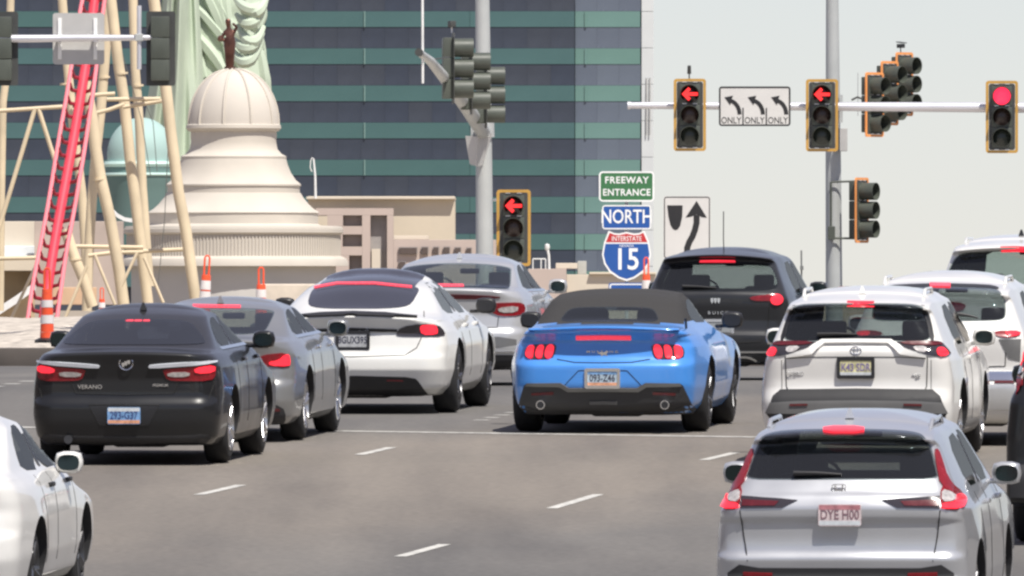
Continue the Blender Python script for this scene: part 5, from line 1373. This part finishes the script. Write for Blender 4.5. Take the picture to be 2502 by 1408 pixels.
# ---------------------------------------------------------------- white sedan with glass roof
hw, H, L, belt = 1.0, 1.455, 4.98, 1.0
TESLA = dict(name='sedan', label='pearl white fastback sedan with black glass roof and a thin red light arc across it', d=179.5, cx=858, hw=hw, H=H, L=L, belt=belt, ya=1.03, wb=2.96, R=.355, tw=.25, wi=.0,
    paint=P_PEARL, gr=G_DARK, flare=.04, tp=.09, fin=False, rx=[(0, .32), (.5, .36), (1.0, .34), (1.1, .40), (1.4, .30)], ry=[(0, .26), (.5, .28), (1, .34), (1.1, .45), (1.4, .3)], crown=[(0, 0), (.7, 0), (.9, .03), (1.0, .06), (1.1, .08), (1.42, .07)],
    bow=[(0, .07), (1, .12), (1.4, .2)], open=False,
    rear=[(.20, .22), (.26, .10), (.36, .05), (.46, .0), (.58, 0), (.62, .03), (.70, .05), (.84, .07), (.93, .02), (1.00, -.03), (1.015, .0), (1.035, .30), (1.09, .55), (1.25, 1.05), (1.34, 1.45), (1.38, 1.75), (1.40, 2.1)],
    wid=[(.20, hw - .12), (.28, hw - .04), (.45, hw), (.70, hw), (.86, hw - .03), (.96, hw - .07), (1.02, hw - .11), (1.06, hw - .15), (1.34, hw - .36), (1.40, hw - .44)],
    front=sedan_front(L, H, belt), side_windows=sedan_windows(1.2, belt - .02, H - .01), mirror_mat=M_BLACKTRIM, mg=False, rim=M_RIMD,
    feats=[('rear_glass', mat('black_glass', (0.030, 0.032, 0.045), .14, coat=.2, var=.05, spec=.3), 'C', [(880, 694), (960, 696), (1012, 701), (1024, 706), (1022, 716), (1007, 742), (988, 751), (940, 755), (866, 755)], dict(off=.004, grid=.06, ch=1)),
        ('glass_roof', MATS['black_glass'], 'LC', [(-.50, 1.26), (.50, 1.26), (.50, 2.9), (-.50, 2.9)], dict(off=.006, grid=.08, ax='T', ch=0)),
        ('brake_light', M_REDHALF, 'F', [(768, 701), (823, 691), (915, 691), (1006, 700), (1006, 705), (915, 696), (823, 696), (769, 706)], dict(off=.012, ch=0)),
        ('spoiler_lip', M_BLACKTRIM, 'C', [(862, 766), (940, 769), (1019, 777), (940, 775), (862, 772)], dict(off=.03, ch=0)),
        ('trunk_trim', M_BLACKTRIM, 'C', [(860, 801), (970, 805), (970, 811), (860, 808)], dict(off=.014, ch=0)),
        ('tail_light', M_SMOKE, 'R', [(968, 815), (978, 800), (1030, 790), (1070, 794), (1086, 812), (1084, 823), (1030, 823), (970, 822)], dict(off=.01)),
        ('brake_lamp', M_REDLIT, 'R', [(1024, 797), (1036, 793), (1062, 794), (1067, 808), (1065, 818), (1030, 819)], dict(off=.018)),
        ('lower_valance', M_BLACKTRIM, 'C', [(860, 918), (930, 920), (1012, 922), (1026, 936), (1050, 974), (1000, 980), (860, 980)], dict(off=.006)),
        ('side_glass', M_SMOKE, 'LR', [(1.0, .99), (1.15, 1.0)], dict()) if False else ('reflector', M_REDD, 'R', [(945, 928), (985, 929), (985, 932), (945, 931)], dict(off=.012, ch=0))],
    lines=[('panel_gap', M_SEAM, [(1030, 824), (1018, 850), (990, 868), (858, 872)], .005), ('panel_gap', M_SEAM, [(1040, 790), (1036, 760)], .004)],
    plate=(862, 832, '8GUX395', (mat('plate_plain', (0.42, 0.43, 0.44), .5, var=.2, vscale=20),), I_DK, M_BLACKTRIM), texts=[(862, 805, 'T E S L A', .055, M_CHROME, 1.0, 1.5)])
# ---------------------------------------------------------------- silver sedan behind
hw, H, L, belt = .92, 1.485, 4.86, 1.05
SONATA = dict(name='sedan', label='silver sedan furthest ahead with wide red wraparound lights and a dark boot lip', d=198.0, cx=1088, hw=hw, H=H, L=L, belt=belt, ya=1.02, wb=2.81, R=.335,
    paint=P_SILVER, gr=G_REAR, seatm=M_SEATL, flare=.02, tp=.05, fin_y=1.6, rx=SED_RX, ry=SED_RY, crown=SED_CR, bow=[(0, .06), (1, .08), (1.4, .12)], fin_mat=P_SILVER, mirror_mat=P_SILVER,
    rear=[(.19, .16), (.26, .05), (.42, .0), (.60, 0), (.64, .04), (.80, .06), (.98, .03), (1.08, -.01), (1.10, .03), (1.12, .40), (1.15, .52), (1.32, 1.02), (1.40, 1.35), (1.43, 1.55), (1.45, 1.8)],
    wid=[(.19, hw - .10), (.27, hw - .03), (.45, hw), (.72, hw), (.92, hw - .02), (1.02, hw - .05), (1.09, hw - .10), (1.14, hw - .17), (1.40, hw - .30), (1.45, hw - .40)],
    front=sedan_front(L, H, belt), side_windows=sedan_windows(1.15, belt, H), chrome_dlo=True,
    rear_window=[(1112, 643), (1200, 646), (1248, 654), (1250, 662), (1246, 704), (1236, 707), (1180, 704), (1095, 703)],
    feats=[('brake_light', M_REDHALF, 'F', [(1048, 694), (1132, 695), (1134, 701), (1048, 701)], dict(off=.006, ch=0)),
        ('tail_light', M_RED, 'R', [(1177, 747), (1205, 741), (1250, 739), (1277, 741), (1283, 756), (1275, 771), (1220, 774), (1200, 762)], dict(off=.014)),
        ('reverse_lamp', M_CLEAR, 'R', [(1214, 752), (1264, 747), (1262, 763), (1222, 764)], dict(off=.02)),
        ('boot_lip', M_REDD, 'C', [(1088, 719), (1180, 721), (1236, 727), (1180, 732), (1088, 731)], dict(off=.008)),
        ('chrome_strip', M_CHROME, 'C', [(1088, 858), (1200, 858), (1262, 858), (1262, 862), (1200, 863), (1088, 863)], dict(off=.012)),
        ('lower_valance', M_BLACKTRIM, 'C', [(1088, 867), (1240, 868), (1262, 868), (1262, 912), (1230, 924), (1088, 926)], dict(off=.006)),
        ('lower_panel', mat('grey_bumper_panel', (.20, .20, .20), .4, .4), 'C', [(1088, 823), (1262, 823), (1262, 850), (1088, 850)], dict(off=.003))],
    lines=[('panel_gap', M_SEAM, [(1218, 775), (1215, 800), (1088, 803)], .005)])
# ---------------------------------------------------------------- blue convertible
hw, H, L, belt = .955, 1.40, 4.81, .99
MUST = dict(name='convertible', label='bright blue convertible with black cloth roof up and triple bar tail lights', d=172.0, cx=1473, hw=hw, H=1.385, L=L, belt=belt, ya=1.02, wb=2.72, R=.345, tw=.26, wi=.0, cat='car',
    paint=P_BLUE, gr=G_REAR, flare=.055, tp=.10, fin=False, rx=[(0, .28), (.5, .30), (1.0, .30), (1.1, .24), (1.4, .14)], ry=[(0, .20), (.5, .22), (1, .26), (1.1, .30), (1.4, .2)], crown=[(0, 0), (.8, 0), (.98, .035), (1.05, .045), (1.35, .03)],
    bow=[(0, .05), (1, .08), (1.4, .15)],
    rear=[(.20, .18), (.25, .08), (.40, .03), (.48, .0), (.66, .0), (.70, .03), (.74, .07), (.90, .11), (.96, .06), (1.00, .01), (1.035, -.01), (1.05, .03), (1.065, .42), (1.09, .60), (1.20, .84), (1.30, 1.08), (1.34, 1.25), (1.36, 1.5)],
    wid=[(.20, hw - .10), (.28, hw - .03), (.45, hw), (.68, hw), (.86, hw - .03), (.95, hw - .07), (1.03, hw - .13), (1.065, hw - .17), (1.09, hw - .20), (1.30, hw - .31), (1.35, hw - .36)],
    front=[(.17, L - .35), (.25, L - .08), (.45, L - .02), (.62, L - .02), (.74, L - .12), (.84, L - .65), (.92, L - 1.2), (belt, L - 1.65), (1.26, L - 2.25), (1.34, L - 2.45)],
    spoiler=(.74, -.04, 1.055, .24, .04), soft_top=(1.068, .42, M_CLOTH), side_windows=[[(1.42, 1.06), (2.95, 1.03), (2.45, 1.26), (1.95, 1.28), (1.55, 1.20)]], mirror_mat=M_BLACKTRIM, mg=False, zseat=.98, ws=[(.66, 1.06), (.50, 1.27)],
    seat_rows=[(2.1, 2)], rim=M_RIMD,
    rear_window=[(1490, 750), (1575, 751), (1598, 756), (1606, 770), (1610, 786), (1560, 787), (1480, 787)],
    feats=[        ('brake_light', M_REDHALF, 'C', [(1478, 820), (1541, 821), (1542, 830), (1478, 829)], dict(off=.012, ch=0)),
        ('light_surround', M_SMOKE, 'R', [(1591, 842), (1610, 840), (1662, 843), (1673, 856), (1669, 879), (1601, 879), (1593, 862)], dict(off=.004)),
        ('light_bar', M_REDLIT, 'R', [(1597, 843), (1612, 843), (1619, 860), (1617, 877), (1604, 877), (1597, 860)], dict(off=.022)),
        ('light_bar', M_REDLIT, 'R', [(1621, 844), (1635, 844), (1642, 860), (1640, 877), (1626, 877), (1624, 860)], dict(off=.022)),
        ('light_bar', M_REDLIT, 'R', [(1645, 845), (1659, 845), (1667, 860), (1664, 876), (1649, 877), (1648, 860)], dict(off=.022)),
        ('lower_valance', M_PLASTIC, 'C', [(1473, 947), (1556, 948), (1577, 936), (1660, 937), (1668, 942), (1682, 972), (1697, 1010), (1640, 1022), (1473, 1022)], dict(off=.008, ch=0)),
        ('valance_lip', mat('reflection_grey', (.16, .16, .155), .4, .4), 'C', [(1473, 947), (1556, 948), (1577, 936), (1660, 937), (1664, 944), (1580, 945), (1560, 957), (1473, 956)], dict(off=.02, ch=0)),  # grey strip painted as the reflection along the valance top
        ('diffuser_slot', mat('slot_grey', (.09, .09, .09), .5), 'C', [(1473, 979), (1508, 980), (1508, 988), (1473, 987)], dict(off=.02, ch=0)),
        ('reflector', M_REDD, 'R', [(1595, 957), (1650, 960), (1650, 966), (1595, 964)], dict(off=.014, ch=0))],
    lines=[('panel_gap', M_SEAM, [(1588, 878), (1543, 886), (1473, 887)], .006), ('crease', M_SEAM, [(1590, 988 - 20), (1560, 935), (1532, 906), (1473, 903)], .004)],
    tubes=[('exhaust_tip', M_CHROME, [(-.61, -.03, .285), (-.61, .2, .285)], .045), ('exhaust_tip', M_CHROME, [(.61, -.03, .285), (.61, .2, .285)], .045),
           ('exhaust_bore', M_BLACKTRIM, [(-.61, -.034, .285), (-.61, .1, .285)], .036), ('exhaust_bore', M_BLACKTRIM, [(.61, -.034, .285), (.61, .1, .285)], .036),
           ('aerial', M_BLACKTRIM, [(.77, .55, 1.02), (.765, .53, 1.12)], .012)],
    plate=(1472, 925, '093-Z46', (mat('plate_pale_blue', (.40, .50, .58), .45, var=.2, vscale=20), M_PLO, M_PLB), I_DK, M_CHROME), badges=[(1474, 865, 'horse', .045)], texts=[(1472, 860, 'MUSTANG', .03, M_CHROME, 1.6, 1.6)])
# ---------------------------------------------------------------- dark wagon ahead of the convertible
hw, H, L, belt = .91, 1.64, 4.64, 1.06
ENV = dict(zs=0.955, name='suv', label='dark grey SUV ahead of the blue convertible with a lit bar over its rear window', d=206.0, cx=1748, hw=hw, H=H, L=L, belt=belt, ya=.95, wb=2.75, R=.35,
    paint=P_DGREY, gr=G_PRIV, flare=.02, tp=.05, fin=False, rx=[(0, .26), (1.1, .22), (1.5, .16)], ry=[(0, .18), (1.1, .16), (1.5, .14)], crown=[(0, 0), (1.1, .02), (1.5, .05), (1.6, .05)], bow=[(0, .06), (1.1, .07), (1.5, .10)],
    rear=[(.22, .14), (.28, .05), (.44, .0), (.56, 0), (.60, .04), (.74, .05), (.92, .02), (1.06, .02), (1.12, .08), (1.50, .30), (1.515, .16), (1.54, .16), (1.57, .50), (1.60, .9)],
    wid=[(.22, hw - .08), (.30, hw - .02), (.5, hw), (.8, hw - .005), (1.0, hw - .03), (1.10, hw - .07), (1.5, hw - .22), (1.57, hw - .27), (1.60, hw - .36)],
    front=suv_front(L, H, belt), side_windows=suv_windows(1.05, belt, H), chrome_dlo=True, mirror_mat=P_DGREY,
    rear_window=[(1757, 645), (1850, 647), (1884, 650), (1893, 664), (1903, 694), (1898, 708), (1850, 712), (1752, 713)],
    feats=[('brake_light', M_REDLIT, 'C', [(1757, 635), (1796, 636), (1797, 642), (1757, 642)], dict(off=.01, ch=0)),
        ('window_top_trim', M_BLACKTRIM, 'C', [(1757, 633), (1870, 637), (1884, 640), (1884, 649), (1850, 646), (1757, 644)], dict(off=.004)),
        ('tail_light', M_RED, 'R', [(1829, 726), (1870, 721), (1899, 719), (1899, 735), (1870, 736), (1838, 735)], dict(off=.012)),
        ('brake_lamp', M_REDLIT, 'R', [(1897 + 15 * math.cos(a), 733 + 13 * math.sin(a)) for a in [k * math.pi / 5 for k in range(10)]], dict(off=.02)),
        ('chrome_strip', M_CHROME, 'C', [(1748, 858), (1860, 858), (1880, 858), (1880, 862), (1748, 863)], dict(off=.012, ch=0)),
        ('lower_valance', M_PLASTIC, 'C', [(1748, 864), (1880, 864), (1880, 908), (1850, 918), (1748, 918)], dict(off=.004)),
        ('chrome_arc', M_CHROME, 'R', [(1806, 870), (1830, 870), (1850, 878), (1862, 892), (1858, 893), (1846, 882), (1828, 874), (1806, 874)], dict(off=.014)),],
    lines=[('panel_gap', M_SEAM, [(1880, 740), (1876, 800), (1860, 835), (1748, 840)], .005)],
    tubes=[('whip_aerial', M_BLACKTRIM, [(.02, .9, 1.50), (.02, .84, 1.66), (.03, .74, 1.98)], .006)],
    plate=(1757, 801, 'BS', (mat('plate_dim', (.30, .32, .33), .5),), I_DK, M_CHROME), badges=[(1748, 735, 'crest3', .05)], texts=[(1755, 765, 'BUICK', .05, M_CHROME, 1.2, 1.6)], wiper=((1750, 703), (1668, 702)))
# ---------------------------------------------------------------- white SUV in the middle right
hw, H, L, belt = .925, 1.665, 4.60, 1.08
RAV = dict(zs=.965, name='suv', label='white SUV with a grey lower bumper and yellow plate, behind the silver SUV', d=162.5, cx=2091, hw=hw, H=H, L=L, belt=belt, ya=.93, wb=2.69, R=.355,
    paint=P_WHITE, gr=G_PRIV, flare=.03, tp=.06, fin_y=.85, fin_mat=P_WHITE, rx=[(0, .24), (1.1, .20), (1.5, .14)], ry=[(0, .18), (1.1, .16), (1.5, .14)], crown=[(0, 0), (1.1, .02), (1.5, .045), (1.6, .045)], bow=[(0, .06), (1.1, .07), (1.5, .10)],
    rear=[(.24, .14), (.30, .05), (.44, .01), (.60, 0), (.66, .03), (.72, .055), (.80, .06), (.96, .04), (1.08, .03), (1.14, .08), (1.48, .26), (1.495, .12), (1.53, .13), (1.57, .45), (1.61, .9)],
    wid=[(.24, hw - .08), (.30, hw - .02), (.5, hw), (.8, hw - .005), (1.0, hw - .03), (1.12, hw - .08), (1.48, hw - .22), (1.57, hw - .26), (1.61, hw - .33)],
    front=suv_front(L, H, belt), side_windows=suv_windows(1.03, belt + .01, H), mirror_mat=P_PEARL, rails=.56, rim=M_RIM,
    rear_window=[(2100, 741), (2215, 742), (2250, 747), (2262, 757), (2272, 812), (2274, 832), (2235, 836), (2180, 834), (2092, 831)],
    feats=[('brake_light', M_REDLIT, 'F', [(2070, 738), (2136, 739), (2136, 748), (2070, 747)], dict(off=.014, ch=0)),
        ('window_surround', M_BLACKTRIM, 'R', [(2246, 746), (2262, 748), (2276, 790), (2284, 833), (2272, 833), (2266, 790)], dict(off=.005)),
        ('tail_light', M_SMOKE, 'R', [(2180, 836), (2230, 836), (2280, 833), (2300, 836), (2312, 850), (2325, 869), (2300, 872), (2268, 869), (2225, 855), (2205, 848)], dict(off=.010)),
        ('light_bar', M_REDD, 'R', [(2194, 836), (2282, 835), (2298, 838), (2300, 846), (2215, 845)], dict(off=.018)),
        ('brake_lamp', M_REDLIT, 'R', [(2286, 854), (2300, 850), (2311, 858), (2314, 870), (2292, 871)], dict(off=.022)),
        ('reverse_lamp', M_CLEAR, 'R', [(2228, 848), (2264, 848), (2264, 862), (2240, 860)], dict(off=.016)),
        ('tailgate_ledge', P_WHITE, 'C', [(2092, 832), (2177, 833), (2209, 855), (2262, 868), (2262, 874), (2200, 866), (2168, 842), (2092, 841)], dict(off=.035, ch=0)),
        ('lower_cladding', M_PLASTIC, 'C', [(2092, 950), (2258, 952), (2278, 952), (2296, 968), (2312, 1012), (2290, 1040), (2092, 1050)], dict(off=.010, ch=0)),
        ('bumper_step', mat('mid_grey_plastic', (.13, .13, .13), .6), 'C', [(2092, 979), (2236, 981), (2300, 985), (2312, 1010), (2092, 1012)], dict(off=.03, ch=0)),
        ('reflector', M_REDD, 'R', [(2208, 986), (2252, 987), (2252, 992), (2208, 991)], dict(off=.04, ch=0))],
    lines=[('panel_gap', M_SEAM, [(2266, 872), (2264, 945), (2246, 978)], .005), ('crease', M_SEAM, [(2262, 876), (2196, 873), (2092, 872)], .004), ('panel_gap', M_SEAM, [(2275, 880), (2275, 950)], .003)],
    plate=(2091, 899, 'K43 SDR', (M_PLY, M_PLW), I_PUR, M_BLACKTRIM), badges=[(2091, 857, 'ring3', .052), (2240, 922, 'disc', .012)],
    texts=[(1944, 914, 'HYBRID', .045, M_CHROME), (2238, 918, 'AWD', .036, M_CHROME)], wiper=((2094, 816), (1998, 820)))
# ---------------------------------------------------------------- white SUV ahead of it
ROG = dict(RAV, zs=.975, name='suv', label='white SUV ahead of the yellow-plated white SUV, with a chrome rear bumper', d=167.8, cx=2290, hw=.93, H=1.69, flare=.02, fin=False, rails=.58, gr=G_PRIV,
    rear_window=[(2292, 700), (2420, 702), (2446, 712), (2455, 730), (2459, 770), (2452, 783), (2400, 785), (2292, 785)],
    feats=[('brake_light', M_REDLIT, 'F', [(2272, 693), (2322, 694), (2322, 703), (2272, 702)], dict(off=.014, ch=0)),
        ('window_top_trim', M_BLACKTRIM, 'C', [(2292, 693), (2410, 696), (2440, 702), (2440, 708), (2410, 703), (2292, 700)], dict(off=.008)),
        ('tail_light', M_RED, 'R', [(2424, 814), (2452, 808), (2494, 810), (2489, 824), (2458, 826), (2432, 822)], dict(off=.012)),
        ('brake_lamp', M_REDLIT, 'R', [(2456, 811), (2490, 812), (2487, 822), (2460, 823)], dict(off=.02)),
        ('grey_trim', mat('mid_grey_plastic', (.13, .13, .13), .6), 'R', [(2440, 829), (2494, 829), (2492, 884), (2464, 876)], dict(off=.006, ch=0)),
        ('chrome_bumper', M_CHROME, 'C', [(2290, 908), (2480, 908), (2490, 912), (2490, 930), (2290, 930)], dict(off=.012, ch=0)),
        ('reflector', M_REDD, 'R', [(2430, 932), (2478, 932), (2478, 937), (2430, 937)], dict(off=.015, ch=0)),
        ('silver_skid', P_SILVER, 'C', [(2290, 940), (2480, 940), (2478, 1000), (2290, 1004)], dict(off=.01, ch=0))],
    lines=[('panel_gap', M_SEAM, [(2458, 828), (2456, 895), (2290, 900)], .005)], texts=[], badges=[], wiper=((2390, 776), (2340, 770)))
ROG.pop('plate'); ROG.pop('_c', None)
SUV3 = dict(RAV, zs=.975, name='suv', label='white SUV furthest ahead at the right edge, its rear window half cut off', d=193, cx=2476, hw=.95, H=1.76, flare=.02, fin_y=1.3, fin_mat=M_BLACKTRIM, rails=.60, gr=G_REAR, L=4.9,
    rear=[(.24, .14), (.30, .05), (.60, 0), (.96, .02), (1.12, .03), (1.18, .08), (1.58, .26), (1.595, .12), (1.63, .13), (1.67, .45), (1.70, .9)],
    wid=[(.24, .87), (.30, .93), (.5, .95), (.9, .94), (1.1, .90), (1.2, .86), (1.58, .73), (1.67, .69), (1.70, .60)],
    rear_window=[(2480, 612), (2590, 616), (2625, 622), (2645, 660), (2650, 690), (2600, 696), (2476, 696)],
    feats=[('brake_light', M_REDLIT, 'C', [(2478, 604), (2512, 605), (2512, 614), (2478, 613)], dict(off=.014, ch=0)),
           ('tail_light', M_RED, 'R', [(2590, 740), (2660, 736), (2662, 760), (2600, 762)], dict(off=.012))],
    lines=[], texts=[], badges=[]); SUV3.pop('plate'); SUV3.pop('wiper'); SUV3['front'] = suv_front(4.9, 1.76, 1.08)
SUV3['side_windows'] = suv_windows(1.03, 1.12, 1.76)
# ---------------------------------------------------------------- silver SUV in the foreground
hw, H, L, belt = .93, 1.665, 4.69, 1.10
CRV = dict(name='suv', label='silver SUV nearest the viewer with tall L shaped tail lights and a pinkish plate', d=125.0, cx=2051, hw=hw, H=H, L=L, belt=belt, ya=.95, wb=2.70, R=.355,
    paint=P_SILVER2, gr=G_PRIV, flare=.03, tp=.05, fin_y=1.0, fin_mat=P_SILVER2, rx=[(0, .24), (1.1, .22), (1.5, .16)], ry=[(0, .18), (1.1, .18), (1.5, .16)], crown=[(0, 0), (1.1, .01), (1.5, .045), (1.6, .05)], bow=[(0, .06), (1.1, .07), (1.5, .10)],
    rear=[(.24, .14), (.30, .05), (.36, .0), (.42, 0), (.50, .05), (.53, .065), (.64, .035), (.665, .03), (.70, .07), (.80, .075), (.92, .06), (.94, .03), (1.02, .02), (1.10, .06), (1.13, .10), (1.50, .36), (1.515, .22), (1.545, .22), (1.58, .50), (1.615, .95)],
    wid=[(.24, hw - .08), (.30, hw - .02), (.5, hw), (.8, hw - .005), (1.0, hw - .03), (1.12, hw - .09), (1.50, hw - .25), (1.58, hw - .29), (1.615, hw - .36)],
    front=suv_front(L, H, belt), side_windows=suv_windows(1.05, belt + .01, H), mirror_mat=P_SILVER2, rails=.58,
    rear_window=[(2066, 1048), (2180, 1050), (2240, 1056), (2262, 1068), (2277, 1098), (2290, 1150), (2294, 1172), (2200, 1173), (2053, 1172)],
    feats=[('brake_light', M_REDLIT, 'F', [(2012, 1046), (2112, 1046), (2112, 1060), (2012, 1060)], dict(off=.02, ch=1)),
        ('upper_tail_light', M_RED, 'R', [(2281, 1099), (2291, 1098), (2302, 1130), (2313, 1166), (2355, 1207), (2340, 1212), (2296, 1186), (2288, 1145)], dict(off=.012)),
        ('tail_light', M_RED, 'R', [(2297, 1186), (2320, 1190), (2356, 1210), (2362, 1229), (2352, 1246), (2299, 1246)], dict(off=.010)),
        ('reverse_lamp', M_CLEAR, 'R', [(2299, 1198), (2320, 1204), (2333, 1214), (2327, 1227), (2300, 1229)], dict(off=.018)),
        ('brake_lamp', M_REDLIT, 'R', [(2299, 1233), (2328, 1230), (2338, 1218), (2338, 1207), (2353, 1212), (2358, 1226), (2348, 1244), (2299, 1244)], dict(off=.022)),
        ('light_bar', M_SMOKE, 'R', [(2155, 1223), (2200, 1219), (2296, 1213), (2296, 1244), (2192, 1242)], dict(off=.008, ch=0)),
        ('dim_red_lens', M_REDD, 'R', [(2200, 1226), (2292, 1222), (2292, 1238), (2210, 1237)], dict(off=.013, ch=0)),
        ('lower_cladding', M_PLASTIC, 'C', [(2051, 1388), (2250, 1388), (2300, 1380), (2330, 1400), (2330, 1450), (2051, 1460)], dict(off=.008, ch=0)),
        ('reflector', M_RED, 'R', [(2218, 1400), (2290, 1398), (2290, 1408), (2218, 1408)], dict(off=.02, ch=0))],
    lines=[('panel_gap', M_SEAM, [(2297, 1247), (2290, 1312), (2279, 1372)], .005)],
    plate=(2052, 1259, 'DYE H00', (M_PLP, M_PLW, M_PLR), I_MAR, None), badges=[(2050, 1197, 'hsquare', .048)], wiper=((2057, 1158), (1940, 1160)))
# ---------------------------------------------------------------- white hatchback cut off bottom left
hw, H, L, belt = .90, 1.50, 4.5, 1.02
CIV = dict(name='hatchback', label='white car cut off at the bottom left corner, only its right side and mirror showing', d=130.0, cx=-240, hw=hw, H=H, L=L, belt=belt, ya=.95, wb=2.70, R=.335,
    paint=P_WHITE, gr=G_PRIV, gs=G_SIDE, flare=.04, tp=.07, fin=False, rx=SED_RX, ry=SED_RY, crown=SED_CR, bow=[(0, .06), (1, .08), (1.4, .12)], mirror_mat=P_WHITE, zmir=1.06, ymir=2.75, xm=.0,
    rear=[(.19, .16), (.26, .05), (.42, .0), (.60, 0), (.64, .04), (.80, .06), (.98, .02), (1.055, .0), (1.075, .03), (1.10, .25), (1.15, .36), (1.34, .95), (1.42, 1.35), (1.45, 1.6), (1.465, 1.8)],
    wid=[(.19, hw - .10), (.27, hw - .03), (.45, hw), (.72, hw), (.88, hw - .02), (.98, hw - .05), (1.05, hw - .10), (1.10, hw - .15), (1.40, hw - .30), (1.465, hw - .42)],
    front=sedan_front(L, H, belt), side_windows=sedan_windows(1.0, belt, H + .0), handle=M_BLACKTRIM, rim=M_RIMD,
    feats=[('tail_light', M_RED, 'LR', [(.55, .93), (.62, .97), (.70, .975), (.71, .86), (.66, .82), (.55, .84)], dict(off=.014))])
CIV['rear_window'] = [(-230, 1040), (-120, 1042), (-70, 1060), (-60, 1085), (-70, 1120), (-262, 1122)]
# ---------------------------------------------------------------- big dark SUV at the right edge
hw, H, L, belt = 1.0, 1.90, 5.2, 1.25
BIG = dict(name='suv', label='tall black SUV at the right edge of which only the left tail light shows', d=143.0, cx=2748, hw=hw, H=H, L=L, belt=belt, ya=1.1, wb=2.95, R=.40, tw=.27,
    paint=P_NAVY, gr=G_PRIV, flare=.02, tp=.03, fin=False, rx=[(0, .18), (1.1, .16), (1.8, .14)], ry=[(0, .14), (1.8, .14)], crown=[(0, 0), (1.7, .04)], bow=[(0, .04), (1.8, .06)],
    rear=[(.30, .14), (.36, .03), (.60, 0), (.66, .05), (1.20, .05), (1.28, .08), (1.72, .20), (1.74, .10), (1.78, .12), (1.82, .5), (1.85, .9)],
    wid=[(.30, hw - .06), (.36, hw), (.9, hw), (1.2, hw - .03), (1.3, hw - .06), (1.74, hw - .17), (1.82, hw - .22), (1.85, hw - .3)],
    front=[(.3, L - .3), (.4, L - .02), (.9, L - .02), (1.1, L - .1), (1.15, L - .8), (belt, L - 1.2), (1.78, L - 1.9), (1.85, L - 2.1)], side_windows=suv_windows(1.2, belt, H), mirror_mat=P_NAVY, zmir=1.3,
    feats=[('tail_light', M_REDLIT, 'LR', [(.84, 1.47), (.93, 1.47), (.96, 1.58), (.90, 1.60), (.84, 1.60)], dict(off=.014)), ('reverse_lamp', M_CLEAR, 'LR', [(.84, 1.395), (.95, 1.395), (.95, 1.465), (.84, 1.465)], dict(off=.014)),
           ('tail_light', M_RED, 'LR', [(.84, 1.28), (.98, 1.28), (.97, 1.39), (.84, 1.39)], dict(off=.014)), ('bumper', M_PLASTIC, 'LC', [(.92, .40), (.92, .66), (-.92, .66), (-.92, .40)], dict(off=.03, ch=0))])
BIG['rear_window'] = [(2775, 800), (2880, 802), (2960, 806), (2975, 900), (2775, 900)]
import time as _t
for S in (BUICK, MALIBU, TESLA, SONATA, MUST, ENV, RAV, ROG, SUV3, CRV, CIV, BIG):
    t0 = _t.time(); S.pop('_c', None); car(S); print('CAR', S['label'][:24], round(_t.time() - t0, 2))
